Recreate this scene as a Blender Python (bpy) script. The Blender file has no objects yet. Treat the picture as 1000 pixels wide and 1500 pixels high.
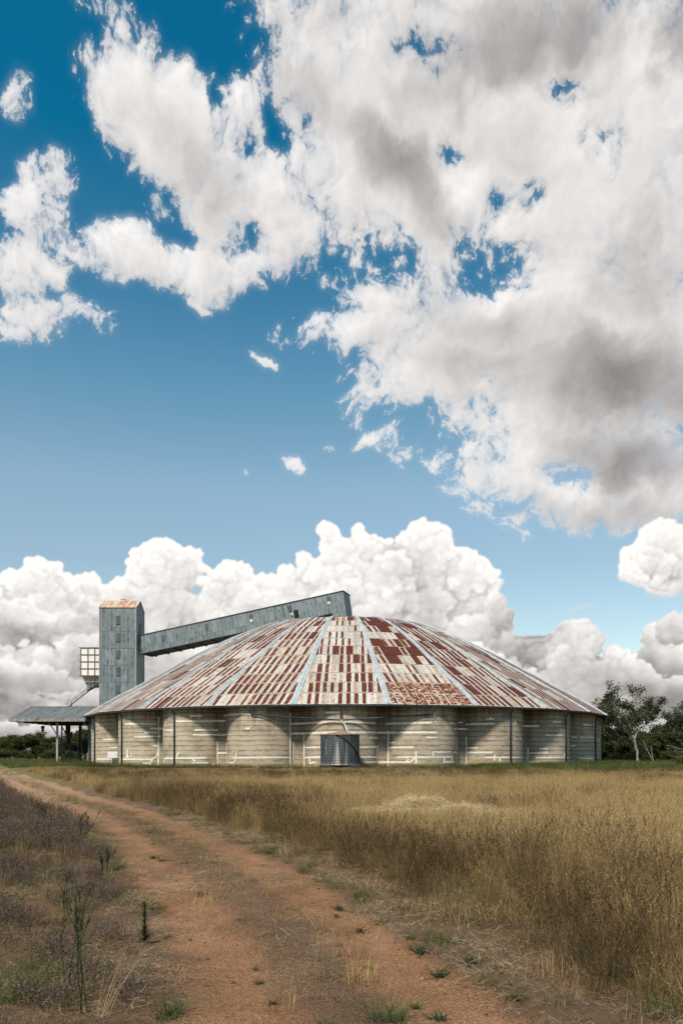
import bpy, bmesh, math, random
import numpy as np
from math import radians as R_, sin, cos, pi
from mathutils import Vector, Matrix

S = bpy.context.scene
COL = S.collection
rng = np.random.default_rng(7)
random.seed(7)

# ------------------------------------------------------------------ camera
cam = bpy.data.cameras.new('camera'); cam_o = bpy.data.objects.new('camera', cam); COL.objects.link(cam_o)
cam_o.location = (0, 0, 1.7); cam_o.rotation_euler = (pi/2, 0, 0)
cam.sensor_width = 36; cam.lens = 26.5; cam.shift_y = 0.2357
cam.clip_start = 0.05; cam.clip_end = 6000
S.camera = cam_o
S.view_settings.view_transform = 'Standard'; S.view_settings.look = 'None'
S.view_settings.exposure = 0.0; S.view_settings.gamma = 1.0; S.view_settings.use_curve_mapping = False
S.render.engine = 'CYCLES'
S.cycles.max_bounces = 6; S.cycles.diffuse_bounces = 3; S.cycles.glossy_bounces = 2
S.cycles.transmission_bounces = 3; S.cycles.transparent_max_bounces = 6
S.cycles.use_denoising = True
S.cycles.sample_clamp_indirect = 4

# ------------------------------------------------------------------ sun
SUN_EL, SUN_AZ = R_(50), R_(208)          # azimuth from +Y towards +X: behind the camera, a little left
sun_dir = Vector((sin(SUN_AZ)*cos(SUN_EL), cos(SUN_AZ)*cos(SUN_EL), sin(SUN_EL)))
sl = bpy.data.lights.new('sun', 'SUN'); sun_o = bpy.data.objects.new('sun', sl); COL.objects.link(sun_o)
sl.energy = 5.0; sl.angle = R_(8.0); sl.color = (1.0, .92, .80)
sun_o.rotation_euler = (-sun_dir).to_track_quat('-Z', 'Y').to_euler()
sun_o.location = (-20, -60, 70)

# ------------------------------------------------------------------ node helper
CLOUD = 1.04

class NT:
    def __init__(s, tree): s.t = tree
    def n(s, kind, **kw):
        nd = s.t.nodes.new(kind)
        ins = kw.pop('ins', {})
        for k, v in kw.items(): setattr(nd, k, v)
        for k, v in ins.items(): s.put(nd.inputs[k], v)
        return nd
    def put(s, sock, v):
        if isinstance(v, bpy.types.NodeSocket): s.t.links.new(v, sock)
        elif isinstance(v, (tuple, list)) and sock.type == 'RGBA' and len(v) == 3: sock.default_value = (*v, 1)
        else: sock.default_value = v
    def m(s, op, a, b=0.0, c=None, clamp=False):
        nd = s.n('ShaderNodeMath', operation=op, use_clamp=clamp)
        s.put(nd.inputs[0], a); s.put(nd.inputs[1], b)
        if c is not None: s.put(nd.inputs[2], c)
        return nd.outputs[0]
    def vm(s, op, a, b=None, scale=None):
        nd = s.n('ShaderNodeVectorMath', operation=op); s.put(nd.inputs[0], a)
        if b is not None: s.put(nd.inputs[1], b)
        if scale is not None: s.put(nd.inputs['Scale'], scale)
        return nd.outputs['Value'] if op in ('LENGTH', 'DOT_PRODUCT', 'DISTANCE') else nd.outputs['Vector']
    def noise(s, vec, scale, detail=4, rough=.5, dist=0.0, dim='3D', col=False, lac=2.0):
        nd = s.n('ShaderNodeTexNoise', noise_dimensions=dim, ins={'Scale': scale, 'Detail': detail, 'Roughness': rough, 'Distortion': dist, 'Lacunarity': lac})
        if vec is not None: s.put(nd.inputs['Vector'], vec)
        return nd.outputs['Color' if col else 'Fac']
    def vor(s, vec, scale, feature='F1', detail=0, rand=1.0, out='Distance', smooth=None):
        nd = s.n('ShaderNodeTexVoronoi', feature=feature, ins={'Scale': scale, 'Detail': detail, 'Randomness': rand})
        if smooth is not None: nd.inputs['Smoothness'].default_value = smooth
        if vec is not None: s.put(nd.inputs['Vector'], vec)
        return nd.outputs[out]
    def mr(s, v, a, b, c=0.0, d=1.0, smooth=True):
        nd = s.n('ShaderNodeMapRange', interpolation_type='SMOOTHSTEP' if smooth else 'LINEAR')
        for i, x in enumerate((v, a, b, c, d)): s.put(nd.inputs[i], x)
        return nd.outputs[0]
    def mix(s, f, a, b, mode='MIX'):
        nd = s.n('ShaderNodeMix', data_type='RGBA', blend_type=mode)
        s.put(nd.inputs[0], f); s.put(nd.inputs[6], a); s.put(nd.inputs[7], b)
        return nd.outputs[2]
    def ramp(s, f, stops, interp='LINEAR'):
        nd = s.n('ShaderNodeValToRGB'); cr = nd.color_ramp; cr.interpolation = interp
        while len(cr.elements) < len(stops): cr.elements.new(.5)
        for e, (p, c) in zip(cr.elements, stops): e.position = p; e.color = (*c, 1)
        s.put(nd.inputs[0], f); return nd.outputs[0]
    def sep(s, v):
        nd = s.n('ShaderNodeSeparateXYZ'); s.put(nd.inputs[0], v); return nd.outputs
    def comb(s, x, y, z):
        nd = s.n('ShaderNodeCombineXYZ')
        for i, q in enumerate((x, y, z)): s.put(nd.inputs[i], q)
        return nd.outputs[0]

# ------------------------------------------------------------------ sky with clouds (a function of direction only)
# cloud banks: (azimuth, elevation, half width, half height, tilt, weight), in degrees
POS = [(11.27,38.44,22.09,10.25,172.9,1), (16.16,26.91,17.38,7.47,171.8,1), (18.06,19.6,12.36,4.54,168.7,0.9), (-13.5,38.97,6.22,3.58,156.8,0.95), (-6.72,35.18,7.14,4.07,170.1,0.9), (-15.68,32.68,4.81,1.56,-175.2,0.82), (-9.77,32.42,7,1.77,179.3,0.9), (0.52,29.26,6.23,1.5,179.8,0.75), (-22.62,30.75,3.1,1.7,-171.1,0.66), (-21.73,28.06,5.23,1.48,-169.8,0.75), (-21.73,35.11,3,1.97,24,0.58), (-18.53,42.99,1.53,0.6,-176.4,0.5), (-6.97,44.3,3.74,0.92,177.1,0.6), (-23.59,38.94,1.53,1.23,60.5,0.4), (8.75,21.88,5.61,2.42,168.3,0.66), (-20.83,33.22,4.11,1.57,177.7,0.5), (2.33,22.54,2.07,0.51,-150.3,0.7), (-3.83,21.12,1.26,0.43,145.7,0.64), (-5.95,27.45,1.49,0.36,149,0.64), (-10.67,30.57,1.2,0.41,162.8,0.58), (-0.93,22.06,0.62,0.31,-179.6,0.4), (-7.07,20.39,0.41,0.27,-175.9,0.4), (-17.59,6.38,16.99,6.45,-177.7,1), (-21.73,11.21,4.94,1.94,-174.9,0.6), (-12.51,12.63,3.47,2.41,-174.8,0.65), (-6.2,11.38,5.64,2.48,-178.5,0.65), (1.97,12.13,5.81,5.55,175.2,0.95), (6.2,11.97,5.34,4.83,172.9,0.9), (0,12.44,4.15,2.97,180,0.7), (9.26,10.06,3.8,3.08,175.3,0.7), (5.95,6.6,10.52,5.09,179.1,0.95), (14.96,6.42,5.85,2.85,167.5,0.85), (20.83,3.95,8.61,3.47,178.2,0.95), (23.72,7.02,2.62,1.96,173,0.7), (23.15,12.47,2.76,2.33,161.2,0.85), (17.12,14.02,0.76,0.6,168.9,0.62), (17.59,10.54,2.44,0.43,-178.3,0.5), (0,1.48,57.09,3.89,180,1), (-3.11,7.9,6.21,4.58,-179.1,0.9)]
NEG = [(-8.5,43.21,4.2,1.74,179.2,1), (-11.27,44.17,2.26,1.04,-172.8,0.8), (2.33,33.29,4.03,1.89,173.6,1), (12.26,32.45,3.39,1.94,171.6,1), (9.77,33.93,2.54,1.75,171.2,0.75), (16.55,40.21,2.13,0.86,166.2,1), (18.99,37.73,1.84,1.47,151.3,0.9), (8.25,38.32,1.63,0.95,173.9,0.85), (11.87,35.8,1.41,0.99,168.5,0.8), (13.84,35.25,1.48,1.21,37.8,0.75), (-3.63,30.95,3.36,1.9,-177.7,0.75), (-7.48,34.02,1.84,1.13,-174.4,0.8), (-5.07,39.25,1.59,1.06,125.9,0.95), (-12.17,33.89,2.49,0.83,-173.6,0.85), (6.82,42.77,2.77,1.11,175.9,0.72), (11.02,24.54,2.71,2.19,98.1,0.72), (16.88,19.72,2.11,1.31,171,0.9), (-10.02,40.44,0.71,0.59,-164.3,0.6), (13.25,17.77,2.46,0.64,175.8,0.3), (6.72,23.51,2.56,1.9,174.5,0.6), (10.27,21.79,2.52,1.32,175.1,0.6), (-21.73,36.94,4.12,1.81,-166.5,0.3), (-3.11,39.87,1.04,0.91,-173.1,0.3)]
GREY = [(20.83,24.71,8.8,2.94,166.6,1), (21.28,20.01,5.53,2.09,164.5,1), (13.25,42.61,10.42,2.08,-173.3,0.9), (23.93,40.82,2.03,1.83,154.5,0.9), (4.14,37.63,5.56,1.76,145,0.75), (10.27,29.45,8.6,1.54,168,0.5), (-9.77,37.3,4.61,1.95,156.9,0.42), (-1.04,44.46,6.23,1.06,-179.5,0.35), (18.99,16.84,6.53,1.57,174.2,0.55), (-3.11,41.07,4.08,1.68,163.3,0.4), (21.73,31.33,4.51,3.77,125,0.45), (12.26,27.31,7.96,1.6,174.7,0.5), (-19.92,8.41,5.51,1.05,-176.9,0.75), (-10.27,11.76,4.02,0.78,-177.9,0.45), (-16.16,10.52,5.75,0.96,-176.9,0.5), (7.23,11.36,3.59,1.28,164.1,0.75), (-22.62,4.95,7.08,1.19,-177.9,0.6), (-13.74,4.7,5.88,0.9,-178.8,0.4), (14.72,8.64,3.91,0.78,167.6,0.4), (17.59,5.84,7.55,0.78,178.1,0.5), (22.62,4.95,4.87,1.05,177.8,0.75), (19.92,3.58,7.34,0.49,178.7,0.3), (5.18,13.37,3.09,0.59,178.8,0.35), (23.5,11.89,1.75,0.82,173.6,0.45), (3.11,12.17,3.1,0.69,179.3,0.4)]



def perlin(x, y, seed):
    r = np.random.default_rng(seed)
    perm = r.permutation(1024).astype(np.int32); ang = r.random(1024).astype(np.float32)*2*np.float32(pi)
    gx, gy = np.cos(ang), np.sin(ang)
    xf, yf = np.floor(x), np.floor(y)
    xi = xf.astype(np.int32); yi = yf.astype(np.int32)
    fx = (x - xf).astype(np.float32); fy = (y - yf).astype(np.float32)
    u = fx*fx*fx*(fx*(fx*6-15)+10); v = fy*fy*fy*(fy*(fy*6-15)+10)
    def g(ix, iy, dx, dy):
        h = perm[(ix + perm[iy & 1023]) & 1023]
        return gx[h]*dx + gy[h]*dy
    a = g(xi, yi, fx, fy); b = g(xi+1, yi, fx-1, fy); c = g(xi, yi+1, fx, fy-1); d = g(xi+1, yi+1, fx-1, fy-1)
    a += u*(b-a); c += u*(d-c)
    return (a + v*(c-a))*1.5
def fbm(x, y, scale, octs, seed, rough=.5, billow=False):
    s = 0; a = 1.0; t = 0; f = 1.0/scale
    for o in range(octs):
        n = perlin(x*f + 17.3*o, y*f + 9.1*o, seed+o)
        s = s + a*(1 - 2.6*np.abs(n) if billow else n); t += a; a *= rough; f *= 2.03
    return s/t
def sstep(v, a, b):
    t = np.clip((v-a)/(b-a), 0, 1); return t*t*(3-2*t)
def blur(a, s):
    k = max(1, int(round(s))); out = a
    for ax in (0, 1):
        for _ in range(2):
            p = np.pad(out, [(k+1, k) if i == ax else (0, 0) for i in (0, 1)], mode='edge')
            c = np.cumsum(p, axis=ax, dtype=np.float64); n = 2*k+1
            out = ((c[n:] - c[:-n]) if ax == 0 else (c[:, n:] - c[:, :-n]))/n
            out = out.astype(np.float32)
    return out
def clouds(az0, az1, el0, el1, step):
    """cover, brightness of the clouds over a patch of sky (degrees of azimuth and elevation)"""
    nx, ny = int((az1-az0)/step), int((el1-el0)/step)
    A, E = np.meshgrid(np.linspace(az0, az1, nx, dtype=np.float32), np.linspace(el0, el1, ny, dtype=np.float32))
    wx = .55*fbm(A, E, 7, 3, 11, .5) + .55*fbm(A, E, 2.6, 6, 13, .6); wy = .55*fbm(A, E, 7, 3, 31, .5) + .55*fbm(A, E, 2.6, 6, 33, .6)
    P, Q = A + wx*1.5, E + wy*1.2
    def union(bl, P, Q, lo, hi, soft):
        acc = np.zeros_like(A)
        for (a, e, rx, ry, rot, w) in bl:
            c, s = cos(R_(rot)), sin(R_(rot)); X, Y = P-a, Q-e
            r = np.sqrt(((X*c+Y*s)/rx)**2 + ((Y*c-X*s)/ry)**2)
            f = w*sstep(r, hi, lo)
            h = np.clip(.5 + .5*(acc-f)/soft, 0, 1)
            acc = f + (acc-f)*h + soft*h*(1-h)
        return acc
    split = lambda b: b[1] < 17.2 and not (b[1] > 10 and b[0] < 8 and b[2] < 2)
    hi_b = union([b for b in POS if not split(b)], P, Q, .35, 1.45, .10)
    lo_b = union([b for b in POS if split(b)], A + wx*.8, E + wy*.7, .3, 1.35, .10)
    neg = union(NEG, P, Q, .1, 1.5, .08)
    # high ragged clouds
    n_big = fbm(P, Q, 4.2, 9, 51, .61); n_fine = fbm(A + wx*1.5, E + wy*1.5, 1.3, 6, 71, .66)
    dh = hi_b - .66*neg*(1 + 1.3*fbm(A + wx, E + wy, .9, 5, 77, .62)) + (.82*n_big + .40*n_fine)*(.35 + .65*sstep(hi_b, .05, .45)) - .30
    dh = dh + .42*fbm(A + wx*2, E + wy*2, .55, 5, 75, .68)*sstep(np.abs(dh-.05), .42, .05)
    ah = 1 - np.exp(-np.clip(dh, 0, None)*5.2)
    ah = np.maximum(ah, sstep(hi_b - .9*neg, .62, .9)*.97)
    veil = blur(ah, .22/step)*np.clip(.62 + .9*n_fine, .2, 1)
    ah = np.maximum(ah, .62*veil)
    # heaped clouds over the horizon: lobes upon lobes, seen as one relief
    r2 = np.random.default_rng(5)
    jx = .55*fbm(A, E, .9, 5, 141, .62); jy = .55*fbm(A, E, .9, 5, 151, .62)
    Hh = np.where(lo_b > .62, 3.0*(lo_b-.5) - .12*E - .5 + .6*fbm(A, E*1.6, 2.2, 5, 181, .55), -9.0).astype(np.float32)
    def lobes(n, ra, rb, test, zf):
        done = 0
        for _ in range(n*30):
            if done >= n: break
            i, j = int(r2.integers(ny)), int(r2.integers(nx))
            if not test(i, j): continue
            done += 1
            r = (ra + (rb-ra)*r2.random()**2)*(.42 + .58*min(1, max(0, E[i, j])/13)); z = zf(i, j, r); k = int(r*1.35/step)+2
            i0, i1, j0, j1 = max(0, i-k), min(ny, i+k+1), max(0, j-k), min(nx, j+k+1)
            dx = A[i0:i1, j0:j1] + jx[i0:i1, j0:j1]*min(1, r) - A[i, j]; dy = E[i0:i1, j0:j1] + jy[i0:i1, j0:j1]*min(1, r) - E[i, j]
            q = r*r - dx*dx - dy*dy*1.15
            c = np.where(q > 0, z + np.sqrt(np.maximum(q, 0)), -9)
            np.maximum(Hh[i0:i1, j0:j1], c, out=Hh[i0:i1, j0:j1])
    lobes(420, .7, 2.5, lambda i, j: lo_b[i, j] > .50, lambda i, j, r: 3.0*(lo_b[i, j]-.5) - .12*E[i, j] - .3*r + .5*r2.random())
    lobes(1700, .35, .95, lambda i, j: Hh[i, j] > -8 and lo_b[i, j] > .3, lambda i, j, r: Hh[i, j] - .55*r)
    lobes(6500, .09, .34, lambda i, j: Hh[i, j] > -8, lambda i, j, r: Hh[i, j] - .55*r)
    al = blur(sstep(Hh, -8.5, -8.0), 1.5); al = sstep(al + .30*fbm(A, E, .5, 4, 171, .6)*4*al*(1-al), .12, .95)
    al = np.maximum(al, sstep(lo_b, .45, .58)*sstep(E, 11.5, 9.5))
    b2 = fbm(A + wx*.5, E + wy*.5, .8, 5, 95, .6, True)
    Hs = np.where(Hh > -8, Hh, np.minimum(blur(Hh, 6), -1.5)) + .10*b2
    def rel(px):
        s = blur(Hs, px); gy, gx = np.gradient(s, step)
        return np.clip((-gx*-.30 + -gy*.62 + .72)/np.sqrt(1 + gx*gx + gy*gy), -.2, 1)
    sc = .04/step
    grey = union(GREY, A + wx*3.0, E + wy*2.4, .0, 1.6, .12)
    gn = fbm(P, Q, 4.0, 6, 121, .5)
    band = fbm(A*.35 + wx, E + wy*.5, 1.7, 5, 161, .55)*sstep(E, 13, 5)
    haze = sstep(E, 11, 2)
    s1, s2, s3 = blur(Hs, .9*sc), blur(Hs, 4*sc), blur(Hs, 13*sc)
    cav = np.clip((s1-s2)*.24, -.05, .04) + np.clip((s2-s3)*.11, -.10, .06)          # crevices between the lobes are dark
    # rows of heaps one before the other: white crowns, grey undersides
    top_d = np.clip(sstep(blur(lo_b, 3), .35, .95), 0, 1)
    shade = -.10*top_d*sstep(fbm(A, E, 6, 4, 195, .5), -.25, .35)
    for n_, (e0, amp, dep) in enumerate(((11.5, 2.2, 4.0), (8.6, 1.9, 3.2), (6.2, 1.5, 2.6), (4.2, 1.1, 2.0), (2.4, .8, 1.4))):
        tp = e0 + amp*(1.6*fbm(A + jx*.5, E*.25 + 40*n_, 5.5, 4, 401+n_, .5)) + 1.1*min(1, amp/1.5)*(Hs - s3)*.35 - E + jy*.5
        pres = sstep(fbm(A, E*.2 + 31*n_, 9, 3, 421+n_, .5), -.32, .02)
        m = sstep(tp, 0, .22)*pres*(al > .5)
        sh = .035 - .24*sstep(tp, .0, dep)*(.6 + .8*sstep(fbm(A*.7, E, 3.5, 4, 441+n_, .55), -.3, .35))
        shade = shade*(1-m) + sh*m
    brl = .885 + (cav + .045*rel(1.0*sc))*(1-.5*haze) + .06*rel(12*sc)*(1-.3*haze) - .16*grey*(.75+.25*rel(10*sc)) + .05*band + shade - .03*haze
    brl = .45*brl + .55*blur(brl, 1.2*sc)
    def lit(d, px, dx, dy):
        s = blur(d, px); k = int(px*1.6)+1
        return s - np.roll(np.roll(s, -int(round(dy*k)), 0), int(round(dx*k)), 1)
    thick = blur(sstep(dh, .15, 1.0), 14*sc)
    H1 = lit(dh, 4*sc, .4, 1); H2 = lit(dh, 16*sc, .4, 1)
    brh = .955 - .05*thick - .42*grey*(.55+.45*thick) + .07*np.clip(H1, -.4, .4) + .13*np.clip(H2, -.5, .5) + .16*gn*thick + .03*n_fine
    a = 1 - (1-ah)*(1-al)
    br = brl*al + brh*(1-al)
    return a.astype(np.float32), np.clip(br, .2, 1).astype(np.float32)


AZ0, AZ1, EL0, EL1, STEP = -30., 30., -1., 50., .04
ca, cb = clouds(AZ0, AZ1, EL0, EL1, STEP)
ao, eo = np.meshgrid(np.linspace(-180, 180, 720, dtype=np.float32), np.linspace(-90, 90, 360, dtype=np.float32))
fo = fbm(ao*np.cos(np.radians(eo*.8)), eo, 26, 7, 201, .55); go_ = fbm(ao, eo, 30, 5, 211, .5)
oa = sstep(fo + .35*sstep(eo, 16, 4), .12, .26)*sstep(eo, -2, 1); ob = .80 - .22*sstep(go_, -.1, .4)  # unseen clouds outside the view, thinned and dimmed to weaken the fill light
def cloud_image(name, a, b):
    h, w = a.shape
    im = bpy.data.images.new(name, w, h, alpha=False, float_buffer=True, is_data=True)
    px = np.ones((h, w, 4), np.float32); px[..., 0] = a; px[..., 1] = b**2.2; px[..., 2] = 0
    im.pixels.foreach_set(px.ravel()); im.pack()
    return im
world = bpy.data.worlds.new('World'); S.world = world; world.use_nodes = True
wt = world.node_tree; wt.nodes.clear(); W = NT(wt)
D = W.vm('NORMALIZE', W.n('ShaderNodeTexCoord').outputs['Generated'])
dx, dy, dz = W.sep(D)
az = W.m('MULTIPLY', W.m('ARCTAN2', dx, dy), 57.29578); el = W.m('MULTIPLY', W.m('ARCSINE', dz), 57.29578)
def look(im, a0, a1, e0, e1, ext):
    uv = W.comb(W.mr(az, a0, a1, smooth=False), W.mr(el, e0, e1, smooth=False), 0.0)
    nd = W.n('ShaderNodeTexImage', image=im, extension=ext, interpolation='Linear'); W.put(nd.inputs[0], uv)
    return W.sep(nd.outputs[0])
i1 = look(cloud_image('clouds_ahead', ca, cb), AZ0, AZ1, EL0, EL1, 'EXTEND')
i2 = look(cloud_image('unseen_clouds_around', oa, ob), -180, 180, -90, 90, 'EXTEND')
near = W.m('MULTIPLY', W.m('MULTIPLY', W.mr(az, -30, -28.5), W.mr(az, 30, 28.5)), W.m('MULTIPLY', W.mr(el, -1, -.5), W.mr(el, 50, 47.5)))
lerp = lambda f, a, b: W.m('MULTIPLY_ADD', f, W.m('SUBTRACT', b, a), a)
mask = lerp(near, i2[0], i1[0]); br = lerp(near, i2[1], i1[1])
ccol = W.mix(W.mr(br, .2, .8, smooth=False), W.vm('SCALE', (1.0, .93, .90), scale=br), W.vm('SCALE', (1.0, .962, .932), scale=br))
sky = W.n('ShaderNodeTexSky', sky_type='NISHITA', sun_disc=False, sun_elevation=SUN_EL, sun_rotation=SUN_AZ, altitude=200, air_density=1.0, dust_density=.6, ozone_density=2.0)
tint = W.ramp(W.mr(el, 0, 60, smooth=False), [(.0, (.86, .80, .64)), (.23, (.84, .80, .655)), (.32, (.90, .90, .73)), (.43, (.53, .80, .70)), (.52, (.26, .64, .64)), (.64, (.02, .53, .585)), (1.0, (.02, .48, .56))])
skyc = W.vm('SCALE', W.vm('MULTIPLY', sky.outputs[0], tint), scale=2.0)
col = W.mix(mask, skyc, W.vm('SCALE', ccol, scale=10.0*CLOUD))
bg = W.n('ShaderNodeBackground', ins={'Color': col, 'Strength': .1})
wo = W.n('ShaderNodeOutputWorld'); wt.links.new(bg.outputs[0], wo.inputs[0])
world.cycles.sampling_method = 'MANUAL'; world.cycles.sample_map_resolution = 512

# ------------------------------------------------------------------ the storage dome: shared shape
BC = (0.6, 112.6)                       # centre of the round building
TH0 = math.radians(-1.05)               # how the bays are turned
R_CREST, R_IN, HALF_IN = 36.1, 33.8, 0.55
RCYL = 4.227; RCEN = R_CREST - RCYL
SEC = R_(15.0)
_cx, _cy = R_IN*cos(SEC/2) + HALF_IN*sin(SEC/2), R_IN*sin(SEC/2) - HALF_IN*cos(SEC/2)
PHI_C = math.atan2(_cy, _cx)
def wall_r(th):                          # radius of the scalloped wall at the angle th (0 = towards the camera)
    ph = th - SEC*round(th/SEC); a = abs(ph)
    if a < PHI_C:
        return RCEN*cos(ph) + math.sqrt(max(RCYL**2 - (RCEN*sin(ph))**2, 0))
    return R_IN/cos(SEC/2 - a)
def polar(th, r, z): return (BC[0] + r*sin(th+TH0), BC[1] - r*cos(th+TH0), z)
# roof profile at a facet's middle: (radius, height), eave first
PROF = [(36.5, 6.66), (34.4, 8.01), (32.25, 9.31), (30.05, 10.555), (27.95, 11.825), (25.75, 13.10), (23.65, 14.39), (21.45, 15.615), (19.25, 16.795), (17.05, 17.93), (14.75, 18.945), (12.45, 19.85), (10.6, 20.22), (8.0, 20.55), (5.0, 20.78), (2.2, 20.9)]

# ------------------------------------------------------------------ mesh helpers
class MB:
    """collects faces; build() links them as one mesh object"""
    def __init__(s): s.v = []; s.f = []; s.m = []; s.uv = []; s.c = []
    def face(s, pts, m=0, uv=None, c=None):
        b = len(s.v); s.v.extend([tuple(p) for p in pts]); s.f.append(tuple(range(b, b+len(pts)))); s.m.append(m)
        s.uv.append(uv); s.c.append(c)
    def box(s, a, b, m=0, M=None):
        (x0, y0, z0), (x1, y1, z1) = a, b
        P = [Vector(p) for p in ((x0,y0,z0),(x1,y0,z0),(x1,y1,z0),(x0,y1,z0),(x0,y0,z1),(x1,y0,z1),(x1,y1,z1),(x0,y1,z1))]
        if M is not None: P = [M @ p for p in P]
        for q in ((0,3,2,1),(4,5,6,7),(0,1,5,4),(1,2,6,5),(2,3,7,6),(3,0,4,7)): s.face([P[i] for i in q], m)
    def bar(s, p, q, w, h=None, m=0):
        """a square bar from p to q"""
        p, q = Vector(p), Vector(q); h = h or w; d = (q-p).normalized()
        up = Vector((0, 0, 1)) if abs(d.z) < .95 else Vector((0, 1, 0))
        a = d.cross(up).normalized()*w/2; b = a.cross(d).normalized()*h/2
        A = [p+a+b, p-a+b, p-a-b, p+a-b]; B = [x+(q-p) for x in A]
        s.face(A, m); s.face(B[::-1], m)
        for i in range(4): j = (i+1) % 4; s.face([A[j], A[i], B[i], B[j]], m)
    def tube(s, pts, r, n=8, m=0, caps=True):
        pts = [Vector(p) for p in pts]; rings = []; rr = r if isinstance(r, (list, tuple)) else [r]*len(pts)
        for i, p in enumerate(pts):
            d = (pts[min(i+1, len(pts)-1)] - pts[max(i-1, 0)]).normalized()
            up = Vector((0, 0, 1)) if abs(d.z) < .9 else Vector((0, 1, 0))
            a = d.cross(up).normalized(); b = a.cross(d)
            rings.append([p + a*(rr[i]*cos(2*pi*k/n)) + b*(rr[i]*sin(2*pi*k/n)) for k in range(n)])
        for A, B in zip(rings[:-1], rings[1:]):
            for k in range(n): s.face([A[k], B[k], B[(k+1) % n], A[(k+1) % n]], m)
        if caps: s.face(rings[0], m); s.face(rings[-1][::-1], m)
    def build(s, name, mats, parent=None, smooth=False, origin=(0, 0, 0)):
        me = bpy.data.meshes.new(name); o0 = Vector(origin)
        me.from_pydata([Vector(p)-o0 for p in s.v], [], s.f)
        if not isinstance(mats, (list, tuple)): mats = [mats]
        for q in mats: me.materials.append(q)
        me.polygons.foreach_set('material_index', s.m)
        if any(u is not None for u in s.uv):
            L = me.uv_layers.new(name='UVMap'); arr = []
            for f, u in zip(s.f, s.uv): arr.extend(u if u is not None else [(0, 0)]*len(f))
            L.data.foreach_set('uv', np.array(arr, np.float32).ravel())
        if any(c is not None for c in s.c):
            C = me.color_attributes.new('sheet', 'FLOAT_COLOR', 'CORNER'); arr = []
            for f, c in zip(s.f, s.c): arr.extend([(*(c if c is not None else (0, 0, 0)), 1)]*len(f))
            C.data.foreach_set('color', np.array(arr, np.float32).ravel())
        bm = bmesh.new(); bm.from_mesh(me); bmesh.ops.remove_doubles(bm, verts=bm.verts, dist=1e-4); bm.to_mesh(me); bm.free()
        if smooth: me.polygons.foreach_set('use_smooth', [True]*len(me.polygons))
        o = bpy.data.objects.new(name, me); COL.objects.link(o)
        if parent is not None: o.parent = parent
        o.location = o0
        return o
def thing(name, label, cat, loc=(0, 0, 0), group=None):
    o = bpy.data.objects.new(name, None); COL.objects.link(o); o.location = loc; o.empty_display_size = .5
    o['label'] = label; o['category'] = cat
    if group: o['group'] = group
    return o
def tag(o, label, cat, group=None):
    o['label'] = label; o['category'] = cat
    if group: o['group'] = group
    return o
def part(mb, name, mats, root, smooth=False):
    """mesh in world coordinates as a child of a thing that stands somewhere"""
    w = Vector((0, 0, 0)); r = root
    while r is not None: w += r.location; r = r.parent
    mb.v = [Vector(p) - w for p in mb.v]
    return mb.build(name, mats, root, smooth)

# ------------------------------------------------------------------ materials
def mat(name, fn):
    m = bpy.data.materials.new(name); m.use_nodes = True; t = m.node_tree; t.nodes.clear(); N = NT(t)
    out = N.n('ShaderNodeOutputMaterial'); N.put(out.inputs[0], fn(N)); return m
def princ(N, col, rough=.8, metal=0.0, spec=.3, bump=None, bstr=.3, bdist=.02):
    ins = {'Base Color': col, 'Roughness': rough, 'Metallic': metal, 'Specular IOR Level': spec}
    nd = N.n('ShaderNodeBsdfPrincipled', ins=ins)
    if bump is not None:
        b = N.n('ShaderNodeBump', ins={'Strength': bstr, 'Distance': bdist, 'Height': bump}); N.put(nd.inputs['Normal'], b.outputs[0])
    return nd.outputs[0]
def opos(N): return N.n('ShaderNodeTexCoord').outputs['Object']
def geo(N): return N.n('ShaderNodeNewGeometry').outputs['Position']
def uvc(N): return N.n('ShaderNodeTexCoord').outputs['UV']

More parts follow.
